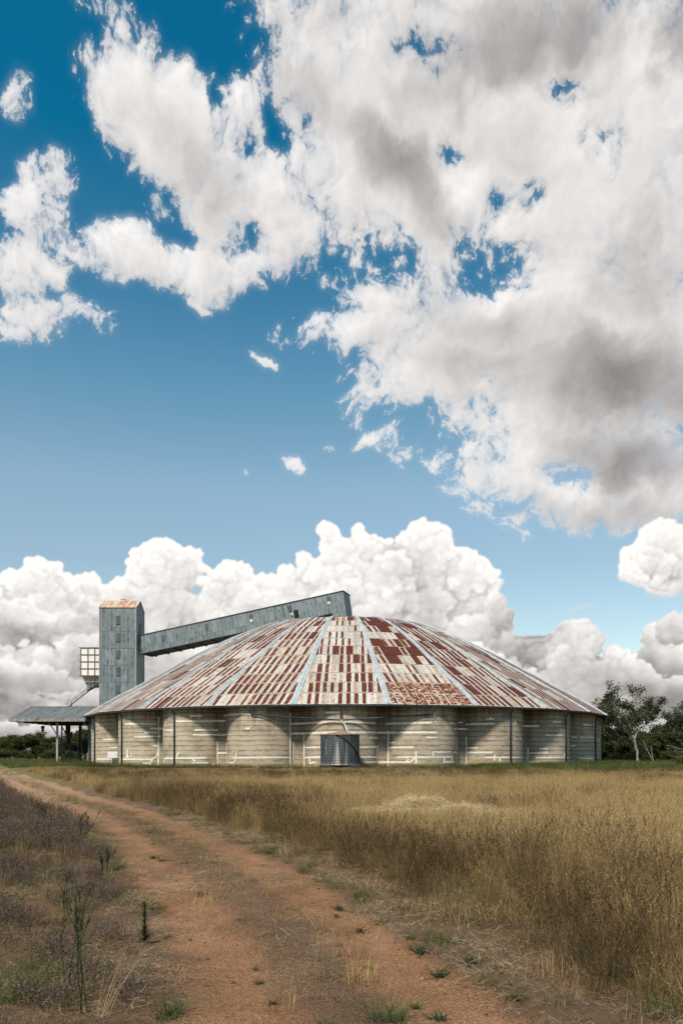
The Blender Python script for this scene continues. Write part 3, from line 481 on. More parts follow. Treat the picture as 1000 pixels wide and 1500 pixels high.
# ------------------------------------------------------------------ the storage dome
STRIPS = [[(-44.28,5.09),(-43.43,5.08),(-42.73,5.07),(-42.12,5.06),(-41.55,5.06),(-41.04,5.06),(-40.55,5.05),(-40.12,5.05),(-39.7,5.05),(-39.34,5.05),(-39.0,5.06),(-38.68,5.06)],[(-39.45,4.55),(-39.09,4.55),(-38.75,4.56),(-38.4,4.56),(-37.47,4.55)],[(-40.2,4.08),(-39.74,4.08),(-39.33,4.08),(-38.94,4.09),(-38.6,4.09)],[(-41.95,3.57),(-41.38,3.58),(-40.9,3.59),(-40.43,3.6),(-39.99,3.6),(-39.6,3.61),(-39.23,3.62),(-38.89,3.64),(-38.59,3.65),(-37.96,3.65)],[(-39.1,2.57),(-38.6,2.57)],[(-38.48,5.89),(-38.46,5.58),(-38.46,5.26),(-38.47,4.95),(-38.47,4.64),(-38.47,4.32),(-38.48,4.01),(-38.48,3.7),(-38.48,3.38),(-38.49,3.07),(-38.49,2.76),(-38.49,2.44),(-38.5,2.13),(-38.5,1.82),(-38.5,1.5),(-38.51,1.19),(-38.51,0.88),(-38.51,0.56),(-38.52,0.25)],[(-56.83,3.44),(-56.09,3.43),(-55.51,3.43),(-54.95,3.43),(-54.49,3.43),(-54.08,3.43)],[(-55.44,2.42),(-54.93,2.42),(-54.48,2.42),(-54.08,2.42)],[(-74.21,0.75),(-71.83,0.84)],[(-59.16,0.97),(-57.81,0.98),(-56.87,0.98),(-56.09,0.98),(-55.47,0.98),(-54.93,0.98),(-54.45,0.98),(-54.03,0.98)],[(-45.85,1.02),(-44.71,1.02),(-43.87,1.02),(-43.14,1.02),(-42.52,1.02),(-41.95,1.02),(-41.44,1.02),(-40.95,1.01),(-40.52,1.01),(-40.11,1.01),(-39.72,1.01),(-39.38,1.0),(-38.82,1.19),(-38.68,1.5),(-38.53,1.82)],[(-43.49,2.13),(-43.53,1.82),(-43.54,1.5),(-43.55,1.19)],[(-42.6,1.66),(-42.6,1.19)],[(-43.87,1.35),(-42.99,1.35)],[(-39.38,0.25),(-39.45,0.57),(-39.14,1.04)],[(-40.42,0.57),(-39.91,0.55),(-39.45,0.54)],[(-38.68,0.25),(-38.52,0.64)],[(-33.8,4.23),(-32.27,4.21),(-31.24,4.19),(-30.41,4.18)],[(-29.76,5.18),(-29.18,5.17),(-28.64,5.17),(-28.13,5.17),(-27.63,5.16),(-27.18,5.16),(-26.74,5.16),(-26.32,5.16),(-25.92,5.16),(-25.53,5.16),(-25.16,5.16),(-24.8,5.17),(-24.44,5.17),(-24.12,5.18),(-23.81,5.18),(-23.53,5.19)],[(-27.07,5.73),(-26.6,5.73),(-26.14,5.73),(-25.72,5.73),(-25.29,5.74)],[(-26.42,4.22),(-26.0,4.22),(-25.56,4.21),(-25.17,4.21),(-24.8,4.21),(-24.44,4.21),(-24.08,4.21),(-23.76,4.21),(-23.45,4.21)],[(-26.63,3.69),(-26.18,3.69),(-25.75,3.69),(-25.35,3.69),(-24.97,3.69),(-24.59,3.7),(-24.23,3.7),(-23.89,3.7),(-23.58,3.71),(-23.09,3.71),(-22.47,3.7),(-21.83,3.7)],[(-34.48,1.13),(-32.66,1.14),(-31.64,1.15),(-30.83,1.15),(-30.12,1.16),(-29.47,1.16),(-28.87,1.16),(-28.33,1.17),(-27.8,1.17),(-27.32,1.18),(-26.84,1.18),(-26.4,1.18),(-25.98,1.18),(-25.57,1.19),(-25.16,1.19),(-24.8,1.19)],[(-33.8,0.75),(-33.02,1.14)],[(-29.76,1.22),(-29.47,1.52),(-29.18,1.81)],[(-26.63,1.08),(-26.42,0.81)],[(-26.84,0.68),(-26.35,0.68),(-25.88,0.68),(-25.42,0.68),(-24.99,0.68),(-24.58,0.68)],[(-24.96,0.19),(-24.63,0.19),(-24.28,0.19),(-23.97,0.19),(-23.81,0.63)],[(-34.02,5.19),(-32.54,5.16)],[(-24.96,5.19),(-24.58,5.2),(-24.23,5.2),(-23.87,5.21),(-23.54,5.22),(-22.99,5.22),(-22.34,5.21),(-21.7,5.2)],[(-24.96,4.19),(-24.55,4.2),(-24.14,4.2),(-23.77,4.21),(-23.36,4.21)],[(-24.71,3.7),(-24.36,3.7),(-24.03,3.71),(-23.72,3.72),(-23.41,3.72),(-22.82,3.72),(-22.22,3.72),(-21.62,3.72),(-19.88,3.69)],[(-23.45,3.0),(-23.45,2.7),(-23.45,2.4),(-23.45,2.11),(-23.45,1.81),(-23.45,1.51),(-23.45,1.22),(-23.45,0.92),(-23.45,0.63),(-23.45,0.33),(-23.45,0.03)],[(-21.2,2.84),(-21.2,2.54),(-21.2,2.25),(-21.2,1.96),(-21.2,1.66),(-21.2,1.37),(-21.2,1.08),(-21.2,0.78),(-21.2,0.49),(-21.2,0.2)],[(-23.45,1.74),(-22.82,1.73),(-22.17,1.72),(-21.2,1.71)],[(-22.07,5.75),(-20.67,5.75)],[(-20.32,5.81),(-19.24,5.78),(-18.41,5.77),(-17.7,5.77),(-17.04,5.77),(-16.43,5.77),(-15.86,5.77),(-15.31,5.78),(-14.78,5.78)],[(-15.88,4.28),(-15.14,4.28)],[(-18.74,1.23),(-18.02,1.24),(-17.36,1.24),(-16.76,1.24),(-16.19,1.25),(-15.67,1.25),(-15.15,1.25),(-14.65,1.25),(-14.17,1.25),(-13.69,1.25),(-13.24,1.26),(-12.79,1.26),(-12.35,1.26),(-11.92,1.26),(-11.49,1.26),(-11.07,1.26),(-10.66,1.26),(-10.25,1.26),(-9.84,1.26),(-9.45,1.26),(-9.06,1.26)],[(-17.94,1.78),(-17.9,1.47),(-17.88,1.16),(-18.55,0.7),(-19.43,0.7),(-20.67,0.69)],[(-8.96,5.95),(-8.96,5.66),(-8.96,5.36),(-8.95,5.07),(-8.95,4.78),(-8.95,4.49),(-8.95,4.19),(-8.95,3.9),(-8.94,3.61),(-8.94,3.31),(-8.94,3.02),(-8.93,2.73),(-8.93,2.44),(-8.93,2.14),(-8.92,1.85),(-8.93,1.56),(-8.92,1.26),(-8.92,0.97),(-8.92,0.68),(-8.91,0.39),(-8.91,0.09)],[(-8.5,2.88),(-8.5,2.57),(-8.5,2.26),(-8.5,1.95),(-8.5,1.64),(-8.5,1.33),(-8.5,1.02),(-8.5,0.71),(-8.5,0.4),(-8.5,0.09)],[(-8.84,4.77),(-8.45,4.79),(-7.95,4.81),(-7.43,4.82),(-6.92,4.84),(-6.34,4.84),(-5.69,4.83),(-5.11,4.83),(-4.56,4.84),(-4.04,4.84),(-3.53,4.85),(-3.04,4.85),(-2.56,4.86),(-2.08,4.87),(-1.62,4.88),(-1.15,4.9),(-0.69,4.91),(-0.23,4.92)],[(-8.78,3.74),(-8.4,3.76),(-7.9,3.77),(-7.4,3.78),(-6.89,3.79),(-6.32,3.79),(-5.69,3.79),(-5.12,3.79),(-4.59,3.79),(-4.07,3.79),(-3.58,3.8),(-3.09,3.81),(-2.62,3.81),(-2.16,3.82),(-1.7,3.83),(-1.24,3.84),(-0.79,3.85),(-0.34,3.86)],[(-6.6,3.81),(-6.6,3.52),(-6.6,3.22),(-6.6,2.92),(-6.6,2.62),(-6.6,2.32),(-6.6,2.02),(-6.6,1.72),(-6.6,1.43),(-6.6,1.13),(-6.6,0.83),(-6.6,0.53),(-6.6,0.23)],[(-6.37,2.31),(-5.68,2.31),(-5.07,2.32),(-4.49,2.32),(-3.94,2.33),(-3.41,2.34)],[(-6.37,1.26),(-5.68,1.27),(-5.07,1.28),(-4.49,1.29),(-3.94,1.3),(-3.41,1.3)],[(-5.37,1.24),(-5.37,0.96),(-5.37,0.67),(-4.74,0.73),(-4.14,0.78)],[(-2.47,5.87),(-1.97,5.86),(-1.47,5.86),(-0.98,5.86),(-0.5,5.85),(-0.01,5.85)],[(0.32,4.88),(0.76,4.87),(1.2,4.87),(1.64,4.86),(2.09,4.86),(2.54,4.85),(2.99,4.85),(3.46,4.85),(3.93,4.85),(4.41,4.85),(4.91,4.85),(5.43,4.85),(5.99,4.86)],[(7.94,4.79),(8.43,4.8),(8.81,4.79),(9.19,4.79),(9.58,4.79),(9.97,4.79),(10.37,4.79),(10.77,4.8),(11.17,4.8),(11.58,4.8),(11.99,4.81),(12.41,4.82),(12.83,4.82),(13.27,4.83),(13.7,4.84),(14.15,4.85),(14.61,4.86),(15.07,4.87)],[(0.1,3.81),(0.54,3.81),(0.98,3.81),(1.42,3.82),(1.86,3.82),(2.31,3.82),(2.77,3.82),(3.22,3.83),(3.69,3.83),(4.17,3.84),(4.66,3.84),(5.17,3.85),(5.7,3.86),(6.28,3.87),(6.84,3.88),(7.33,3.88),(7.82,3.88),(8.31,3.88),(8.71,3.88),(9.1,3.87),(9.48,3.86),(9.87,3.86),(10.27,3.85),(10.67,3.85),(11.07,3.85),(11.48,3.84),(11.88,3.84),(12.3,3.84),(12.73,3.84),(13.16,3.84),(13.6,3.84),(14.04,3.84),(14.49,3.84),(14.95,3.84),(15.43,3.84),(15.94,3.85)],[(4.91,3.33),(5.64,3.31),(6.43,3.31)],[(6.43,2.52),(6.43,2.24),(6.41,1.95),(6.41,1.66),(6.39,1.38),(6.38,1.09),(6.37,0.81),(6.36,0.52),(6.35,0.24),(6.34,-0.05)],[(8.38,4.1),(8.38,3.81),(8.38,3.53),(8.38,3.24),(8.38,2.95),(8.38,2.67),(8.38,2.38),(8.38,2.09),(8.38,1.81),(8.38,1.52),(8.38,1.23),(8.38,0.95),(8.38,0.66),(8.38,0.37),(8.38,0.09)],[(3.11,2.32),(3.6,2.32),(4.11,2.32),(4.62,2.33),(5.16,2.33),(5.73,2.33),(6.34,2.33)],[(3.11,1.3),(3.6,1.3),(4.11,1.3),(4.62,1.3),(5.16,1.3),(5.73,1.3),(6.34,1.29)],[(3.81,0.78),(4.31,0.78),(4.83,0.78),(5.37,0.77),(5.95,0.77),(6.58,0.76),(7.1,0.76),(7.61,0.76),(8.12,0.76),(8.59,0.76),(8.99,0.77),(9.39,0.77),(9.8,0.77),(10.22,0.77),(10.63,0.78),(11.05,0.78),(11.48,0.78),(11.88,1.01),(12.3,1.24)],[(8.53,2.81),(8.9,2.82),(9.29,2.83)],[(8.53,2.31),(8.95,2.31),(9.37,2.31),(9.81,2.31),(10.25,2.31),(10.69,2.32),(11.14,2.32),(11.6,2.32),(12.05,2.33)],[(14.04,3.35),(14.62,3.34),(15.23,3.33),(15.86,3.33)],[(9.48,1.31),(9.88,1.31),(10.28,1.31),(10.69,1.31),(11.1,1.31),(11.52,1.31),(11.94,1.31),(12.36,1.31),(12.79,1.31),(13.24,1.31),(13.68,1.31),(14.14,1.31),(14.6,1.31),(15.08,1.31),(15.58,1.31),(16.09,1.31),(16.62,1.31),(17.18,1.31),(17.76,1.31),(18.42,1.31),(19.14,1.31)],[(12.41,1.88),(12.41,1.56),(12.41,1.24),(12.41,0.93),(12.41,0.61)],[(15.15,1.45),(15.25,1.83),(15.75,1.83),(16.27,1.83),(16.81,1.83),(17.38,1.83),(17.99,1.83),(18.66,1.84)],[(17.33,1.24),(17.33,0.96),(17.33,0.67)],[(17.33,0.79),(18.02,0.79),(18.78,0.79),(19.68,0.79),(21.0,0.79)],[(19.14,1.31),(19.01,0.88)],[(21.0,3.48),(21.0,3.19),(21.0,2.89),(21.0,2.59),(21.0,2.29),(21.0,2.0),(21.0,1.7),(21.0,1.4),(21.0,1.11),(21.0,0.81),(21.0,0.51),(21.0,0.21),(21.0,-0.08)],[(23.38,3.51),(23.38,3.2),(23.38,2.9),(23.38,2.6),(23.38,2.3),(23.38,2.0),(23.38,1.7),(23.38,1.4),(23.38,1.1),(23.38,0.8),(23.38,0.5),(23.38,0.2),(23.38,-0.11)],[(10.97,0.89),(11.27,1.1)],[(19.61,4.28),(20.65,4.3),(21.91,4.32),(22.49,4.32),(23.08,4.32),(23.55,4.31)],[(18.33,4.84),(19.01,4.85),(19.83,4.87)],[(21.61,4.96),(22.61,5.05)],[(23.31,4.83),(23.67,4.83),(23.97,4.83)],[(15.43,5.88),(15.43,5.6),(15.43,5.32)],[(15.43,4.97),(15.8,4.97)],[(23.38,2.28),(23.71,2.29),(24.03,2.3),(24.37,2.31),(24.72,2.32)],[(23.53,1.78),(23.97,1.78)],[(19.97,1.81),(21.0,1.81)],[(23.97,4.85),(24.32,4.85),(24.68,4.85),(25.06,4.85),(25.45,4.85),(25.85,4.86),(26.26,4.86),(26.71,4.87),(27.16,4.87)],[(25.93,5.34),(26.48,5.36),(27.06,5.38)],[(26.53,5.6),(26.53,5.38)],[(23.97,1.78),(24.32,1.78),(24.7,1.79),(25.1,1.79),(25.5,1.8),(25.92,1.8),(26.38,1.81),(26.85,1.81)],[(25.62,1.28),(26.04,1.28),(26.47,1.28),(26.92,1.28),(27.38,1.28),(27.86,1.27),(28.38,1.27),(28.92,1.27),(29.51,1.26),(30.13,1.26),(30.82,1.26),(31.59,1.25),(32.52,1.25),(33.87,1.24)],[(27.12,1.52),(27.12,1.23),(27.12,0.93)],[(28.03,1.15),(28.03,0.86)],[(23.97,2.28),(24.33,2.28),(24.72,2.28)],[(31.3,5.38),(31.3,4.84)],[(31.49,3.29),(33.14,3.3)],[(37.17,4.78),(38.09,4.8),(38.66,4.8),(38.98,4.8),(39.37,4.8),(39.79,4.8)],[(38.48,2.36),(38.47,2.05),(38.47,1.74),(38.46,1.43),(38.46,1.12),(38.45,0.81),(38.44,0.5),(38.44,0.19),(38.43,-0.13)],[(38.55,1.74),(38.84,1.74),(39.17,1.75),(39.51,1.75),(39.86,1.76),(40.27,1.76),(40.7,1.77),(41.15,1.77)],[(38.59,0.7),(38.91,0.71),(39.27,0.72),(39.69,0.73)],[(39.79,2.23),(40.19,2.23),(40.61,2.23),(41.08,2.23)],[(40.67,3.75),(41.09,3.75),(41.59,3.75),(42.11,3.76),(42.69,3.76),(43.31,3.76),(44.03,3.77)],[(41.94,5.28),(42.48,5.28),(43.08,5.29),(43.76,5.3)],[(39.34,1.21),(39.7,1.21),(40.09,1.21),(40.5,1.21),(40.96,1.21),(41.44,1.21),(41.94,1.2),(42.53,1.2),(43.14,1.2),(43.86,1.2),(44.69,1.19),(45.79,1.19),(47.84,1.18)],[(44.78,1.66),(44.87,1.27)],[(53.93,0.61),(54.31,0.61),(54.71,0.61),(55.17,0.61),(55.7,0.61),(56.28,0.6)],[(53.98,3.66),(54.36,3.66),(54.81,3.66)],[(55.37,3.66),(56.0,3.66),(56.76,3.65),(57.7,3.65),(58.99,3.66)],[(53.98,2.62),(54.69,2.66)],[(55.99,5.2),(56.81,5.2),(57.84,5.2),(59.35,5.22)],[(55.14,1.11),(55.63,1.1),(56.2,1.1),(56.86,1.09),(57.65,1.09),(58.65,1.08),(60.47,1.07)],[(71.79,1.02),(73.49,1.01)],[(57.41,0.53),(58.86,0.56)],[(71.03,5.02),(72.88,5.05)],[(71.12,4.53),(72.88,4.59)],[(71.12,3.51),(72.46,3.52)],[(71.12,0.43),(71.79,0.47)]]

dome = thing('grain_storage_dome', 'huge round concrete grain store under a rust streaked dome roof with pale ribs', 'grain store', (BC[0], BC[1], 0))
prof_r = np.array([p[0] for p in PROF]); prof_z = np.array([p[1] for p in PROF])
def roof_z(r): return float(np.interp(r, prof_r[::-1], prof_z[::-1])) if r < prof_r[0] else prof_z[0] - (r-prof_r[0])*.66
ths_all = np.linspace(-SEC/2, SEC/2, 49)
def wall_faces(mb, k):
    a0 = k*SEC; ss = 0.0; prev = None
    ths = sorted(set(list(np.linspace(-PHI_C, PHI_C, 37)) + [-SEC/2, SEC/2]))
    zs = [-.4, .3, .9, 1.8, 2.7, 3.6, 4.5, 5.4, 6.1]
    for t0, t1 in zip(ths[:-1], ths[1:]):
        ra, rb = wall_r(a0+t0*.99999), wall_r(a0+t1*.99999)
        pa, pb = polar(a0+t0, ra, 0), polar(a0+t1, rb, 0); ds = math.dist(pa, pb)
        za, zb = roof_z(ra)-.16, roof_z(rb)-.16
        for i in range(len(zs)):
            za0, zb0 = zs[i], zs[i]
            za1, zb1 = (zs[i+1], zs[i+1]) if i+1 < len(zs) else (za, zb)
            U0, U1 = ss+k*31.7, ss+ds+k*31.7
            mb.face([polar(a0+t0, ra, za0), polar(a0+t1, rb, zb0), polar(a0+t1, rb, zb1), polar(a0+t0, ra, za1)], 0,
                    [(U0, za0), (U1, zb0), (U1, zb1), (U0, za1)])
        ss += ds
def wpt(th, z, off):
    e = 2e-4; r = wall_r(th); p0, p1 = Vector(polar(th-e, wall_r(th-e), z)), Vector(polar(th+e, wall_r(th+e), z))
    tng = (p1-p0).normalized(); nrm = tng.cross(Vector((0, 0, 1)))
    return Vector(polar(th, r, z)), tng, nrm
def strip_faces(mb, pts, rs):
    """a raised bead of sealant along a crack"""
    w = .086*rs.uniform(.85, 1.2); P = [(R_(a), z) for a, z in pts]; rows = []
    for i, (a, z) in enumerate(P):
        c, tg, nr = wpt(a, z, 0); a0, z0 = P[max(i-1, 0)]; a1, z1 = P[min(i+1, len(P)-1)]
        c0 = wpt(a0, z0, 0)[0]; c1 = wpt(a1, z1, 0)[0]; d = (c1-c0); d = (tg*d.dot(tg) + Vector((0, 0, d.z))).normalized()
        s_ = nr.cross(d).normalized(); ww = w*rs.uniform(.75, 1.25)
        c = c + s_*rs.uniform(-.015, .015)
        rows.append([c+s_*ww-nr*.02, c+s_*ww*.9+nr*.022, c-s_*ww*.9+nr*.022, c-s_*ww-nr*.02])
    for A, B in zip(rows[:-1], rows[1:]):
        for j in range(3): mb.face([A[j], B[j], B[j+1], A[j+1]], 1)
    for Rw in (rows[0], rows[-1]): mb.face(Rw, 1)
rs_ = random.Random(3); by_sector = {}
for s_ in STRIPS: by_sector.setdefault(round(s_[len(s_)//2][0]/15), []).append(s_)
rear = MB()
for k in range(-11, 13):
    if abs(k) <= 6:
        mb = MB(); wall_faces(mb, k)
        for s_ in by_sector.get(k, []): strip_faces(mb, s_, rs_)
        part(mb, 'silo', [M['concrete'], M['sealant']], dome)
    else: wall_faces(rear, k)
part(rear, 'rear_wall', M['concrete'], dome)

# roof: lapped sheets in rows, facet by facet
mb = MB(); rq = random.Random(11)
rank = lambda: rq.random()
half = math.tan(SEC/2); SH = .80
deck = MB()
for k in range(24):
    kk = k if k < 12 else k-24
    a0 = kk*SEC + TH0                          # facet middle
    ca_, sa_ = cos(a0), sin(a0)
    def P(t, r, z, lift=0.0, nz=(0, 1)):   # t along the facet, r outwards
        rr = r + lift*nz[0]; zz = z + lift*nz[1]
        return (BC[0] + rr*sa_ + t*ca_, BC[1] - rr*ca_ + t*sa_, zz)
    for i in range(len(PROF)-1):
        (r0, z0), (r1, z1) = PROF[i], PROF[i+1]
        L = math.hypot(r0-r1, z1-z0); nz = ((z1-z0)/L, (r0-r1)/L)
        w0, w1 = r0*half, r1*half
        deck.face([P(-w0, r0, z0-.07), P(w0, r0, z0-.07), P(w1, r1, z1-.07), P(-w1, r1, z1-.07)], 0)
        n = int(math.ceil(w0/SH)); row_r = rank()
        for j in range(-n, n+1):
            t0, t1 = (j-.5)*SH, (j+.5)*SH
            a, b = max(t0, -w0), min(t1, w0); c_, d_ = max(t0, -w1), min(t1, w1)
            if b - a < .01: continue
            if d_ - c_ < .01: c_ = d_ = min(max((t0+t1)/2, -w1), w1)
            x = rank(); kind = .0
            # how far gone each facet is
            if kk == 0:
                if i < 4: ru = .55 + .2*x if x > .22 else .15; wd = .27
                elif i < 6: ru = (.85 if x > .8 else .5+.2*x if x > .3 else .1); wd = .22
                elif i < 10: ru = .45+.15*x if x > .35 else .08; wd = .17
                else: ru = .9 if x > .5 else .3; wd = .25
            elif kk == 1:
                if i < 2: ru = .36 + .14*x; wd = .47
                elif i == 2: ru = .62 if x > .45 else .25; wd = .24
                elif i == 3: ru = .52 if x > .55 else .1; wd = .22
                elif i == 7 and j < 2: ru = .12; wd = .2
                else: ru = .95 if x > .42 else (.55 if x > .12 else .05); wd = .3
            elif kk >= 2 and kk < 7:
                if x > .90: ru = .92
                elif x > .14: ru = .60 + .20*rank()
                else: ru = .10
                wd = .29 if kk < 4 else .32
                if row_r > .8: ru *= .85
            else:
                if x > .93: ru = .9
                elif x > .18: ru = .54 + .24*rank()
                else: ru = .10
                wd = .27
                if row_r > .7: ru *= .8
            lo = .024 + .018*rank(); sk = rq.uniform(-.010, .010)
            pts = [P(a, r0 + .05, z0-.033, lo, nz), P(b, r0 + .05, z0-.033, lo+.006, nz), P(d_, r1, z1, .004+abs(sk), nz), P(c_, r1, z1, .004, nz)]
            f_ = lambda t: (t-t0)/SH
            mb.face(pts, 0, [(f_(a), 0), (f_(b), 0), (f_(d_), 1), (f_(c_), 1)], (rank(), ru, wd*rq.uniform(.85, 1.3)))
roof = part(mb, 'roof', M['roof'], dome)
part(deck, 'roof_deck', M['deck'], dome)
# ribs: pale cappings over every hip, two flats and a raised seam
def rib_mesh(a):
    q = MB(); rows = []
    n_ = Vector((sin(a), -cos(a), 0)); t_ = Vector((cos(a), sin(a), 0)); c0 = Vector((BC[0], BC[1], 0))
    for i, (r, z) in enumerate(PROF[:14]):
        rr = r/cos(SEC/2) + (.08 if i == 0 else 0); p = c0 + n_*rr + Vector((0, 0, z - (.06 if i == 0 else 0)))
        w = .33*min(1, .45 + rr/50); nn = (n_*.45 + Vector((0, 0, .9)))
        pr = [(-w, -.03), (-w, .075), (-w*.16, .105), (-w*.13, .16), (w*.13, .16), (w*.16, .105), (w, .075), (w, -.03)]
        rows.append([p + t_*x + nn*y for x, y in pr])
    for A, B in zip(rows[:-1], rows[1:]):
        for j in range(7): q.face([A[j], A[j+1], B[j+1], B[j]])
    q.face(rows[0][::-1]); q.face(rows[-1])
    return q
for k in range(24):
    kk = k if k < 12 else k-24
    part(rib_mesh((kk+.5)*SEC + TH0), 'rib', M['rib'], roof)
q = MB(); q.tube([(BC[0], BC[1], 20.7), (BC[0], BC[1], 21.15), (BC[0], BC[1], 21.35)], [2.5, 2.3, .2], 24)
part(q, 'crown_cap', M['rib'], roof)
# gutter: straight runs round the eave, and a dark soffit up to the wall
q = MB(); sf = MB()
for k in range(24):
    a = k*SEC + TH0; ca_, sa_ = cos(a), sin(a)
    def G(t, r, z): return (BC[0] + r*sa_ + t*ca_, BC[1] - r*ca_ + t*sa_, z)
    r0 = PROF[0][0] + .02; w = half
    prof = [(r0+.02, 6.62), (r0+.02, 6.47), (r0+.17, 6.45), (r0+.20, 6.60), (r0+.185, 6.60), (r0+.16, 6.475), (r0+.045, 6.49)]
    for (ra, za), (rb, zb) in zip(prof[:-1], prof[1:]):
        q.face([G(-ra*w, ra, za), G(ra*w, ra, za), G(rb*w, rb, zb), G(-rb*w, rb, zb)])
part(q, 'gutter', M['gutter'], dome)
for k in (-5, -4, -3, -2, 2, 3, 4, 5):
    q = MB(); a = k*SEC
    pts = [polar(a, 36.62, 6.48), polar(a, 36.60, 6.35), polar(a, 36.27, 6.05), polar(a, 36.22, 5.85), polar(a, 36.22, 0)]
    q.tube(pts, .085, 8)
    part(q, 'downpipe', M['gutter'], dome, True)
tz = lambda r, py: 1.7 + (1103.5-py)/1104*(BC[1]-r)
q = MB()
for sgn in (-1, 1):
    a = sgn*SEC
    q.tube([polar(a, 36.62, 6.48), polar(a, 36.55, 6.1), polar(a*.985, 36.3, 5.78), polar(a*.97, 36.3, 5.68)], .075, 8)
    q.tube([polar(a*.985, 36.3, 5.72), polar(0, 36.42, 5.06)], .07, 8)
q.tube([polar(0, 36.62, 6.48), polar(0, 36.42, 6.2), polar(0, 36.42, 5.0)], .075, 8)
part(q, 'collecting_pipe', M['gutter'], dome, True)
q = MB(); q.tube([polar(0, 36.42, 5.06), (0.40, 75.2, 4.5), (0.62, 74.2, 3.72)], .095, 8)
part(q, 'tank_feed_pipe', M['rib'], dome, True)

# ------------------------------------------------------------------ rain-water tank
TX, TY, TRAD = -.15, 73.9, 1.9
tank = thing('water_tank', 'dark streaked iron rainwater tank with a rusty cone lid in front of the dome wall', 'water tank', (TX, TY, 0))
q = MB(); n = 48; rings = []
zs_ = [.55] + [.55 + .06 + i*.075 for i in range(39)] + [3.53]
for i, z in enumerate(zs_):
    r = TRAD + (.02 if i % 2 else 0)
    rings.append([(TX + r*sin(2*pi*k/n), TY - r*cos(2*pi*k/n), z) for k in range(n)])
for A, B in zip(rings[:-1], rings[1:]):
    for k in range(n): q.face([A[k], A[(k+1) % n], B[(k+1) % n], B[k]])
q.face(rings[0][::-1]); q.face(rings[-1])
for (z, rr_) in ((3.46, .035), (.58, .04)):
    q.tube([(TX + (TRAD+.01)*sin(2*pi*k/48), TY - (TRAD+.01)*cos(2*pi*k/48), z) for k in range(49)], rr_, 6, 0, False)
body = part(q, 'tank_body', M['tank'], tank)
q = MB(); lid = [[(TX + r*sin(2*pi*k/n), TY - r*cos(2*pi*k/n), z) for k in range(n)] for r, z in ((TRAD+.05, 3.50), (TRAD+.05, 3.545), (.22, 3.86), (.2, 3.92))]
for A, B in zip(lid[:-1], lid[1:]):
    for k in range(n): q.face([A[k], A[(k+1) % n], B[(k+1) % n], B[k]])
q.face(lid[-1]); part(q, 'tank_lid', M['tank_lid'], tank)
q = MB(); q.box((TX-1.95, TY-1.6, .40), (TX+1.95, TY+1.7, .54))
for j in range(4): q.box((TX-2.0, TY-1.75+j*1.1, .24), (TX+2.0, TY-1.60+j*1.1, .397))
part(q, 'tank_platform', M['deck'], tank)
for x in (-1.75, -.95, .2, .75, 1.4):
    for y in (-1.45, 1.4):
        q = MB(); q.tube([(TX+x, TY+y, -.2), (TX+x, TY+y, .24)], [.11, .09], 8); part(q, 'leg', M['stump'], tank)
q = MB(); arc = []
for i in range(25):
    f = i/24; an = -.22 + f*1.62; z = 3.50 - 2.55*f**1.35
    arc.append((TX + (TRAD+.07)*sin(an), TY - (TRAD+.07)*cos(an), z))
arc += [(TX+1.98, TY-.25, .75), (TX+2.02, TY-.5, .42), (TX+1.9, TY-.9, .25), (TX+1.6, TY-1.3, .2)]
q.tube(arc, .045, 8); part(q, 'hose', M['rubber'], tank, True)
rg = random.Random(4)
for z in (2.95, 2.72, 2.45, 2.2, 1.98, 1.7):
    an = -.75 + rg.uniform(-.03, .03); x, y = TX + (TRAD+.02)*sin(an), TY - (TRAD+.02)*cos(an)
    q = MB(); q.box((x-.035, y-.02, z-.05), (x+.035, y+.03, z+.05)); part(q, 'level_mark', M['hatch_light'], tank)

# ------------------------------------------------------------------ elevator tower
TX0, TX1, TY0, TY1, TZE, TZR = -40.4, -34.3, 126.0, 131.2, 26.1, 27.65
TYM = (TY0+TY1)/2
tower = thing('elevator_tower', 'tall narrow blue grey sheet clad grain elevator tower with a small rusty gable roof', 'elevator tower', ((TX0+TX1)/2, TYM, 0))
q = MB()
def wallq(p0, p1, z0, z1, u0=0.0):
    L = math.dist(p0, p1); n = 1
    q.face([(*p0, z0), (*p1, z0), (*p1, z1), (*p0, z1)], 0, [(u0, z0+.9), (u0+L, z0+.9), (u0+L, z1+.9), (u0, z1+.9)])
wallq((TX0, TY0), (TX1, TY0), -.3, TZE, .34); wallq((TX1, TY1), (TX0, TY1), -.3, TZE, 40); wallq((TX0, TY1), (TX0, TY0), -.3, TZE, 60)
q.face([(TX1, TY0, -.3), (TX1, TY1, -.3), (TX1, TY1, TZE), (TX1, TYM, TZR), (TX1, TY0, TZE)], 0, [(80, .6), (85.2, .6), (85.2, TZE+.9), (82.6, TZR+.9), (80, TZE+.9)])
q.face([(TX0, TY1, -.3), (TX0, TY0, -.3), (TX0, TY0, TZE), (TX0, TYM, TZR), (TX0, TY1, TZE)][::1], 0, [(90, .6), (95.2, .6), (95.2, TZE+.9), (92.6, TZR+.9), (90, TZE+.9)])
q.v = q.v[:12] + q.v[12:]
for zz in (2.0, 4.88, 7.76, 10.64, 13.52, 16.4, 19.28, 22.16):      # lapped sheet ends
    q.box((TX0-.012, TY0-.02, zz-.03), (TX1+.012, TY0-.002, zz+.01)); q.box((TX1+.002, TY0, zz-.03), (TX1+.02, TY1, zz+.01))
part(q, 'wall', M['cladding'], tower)
q = MB()
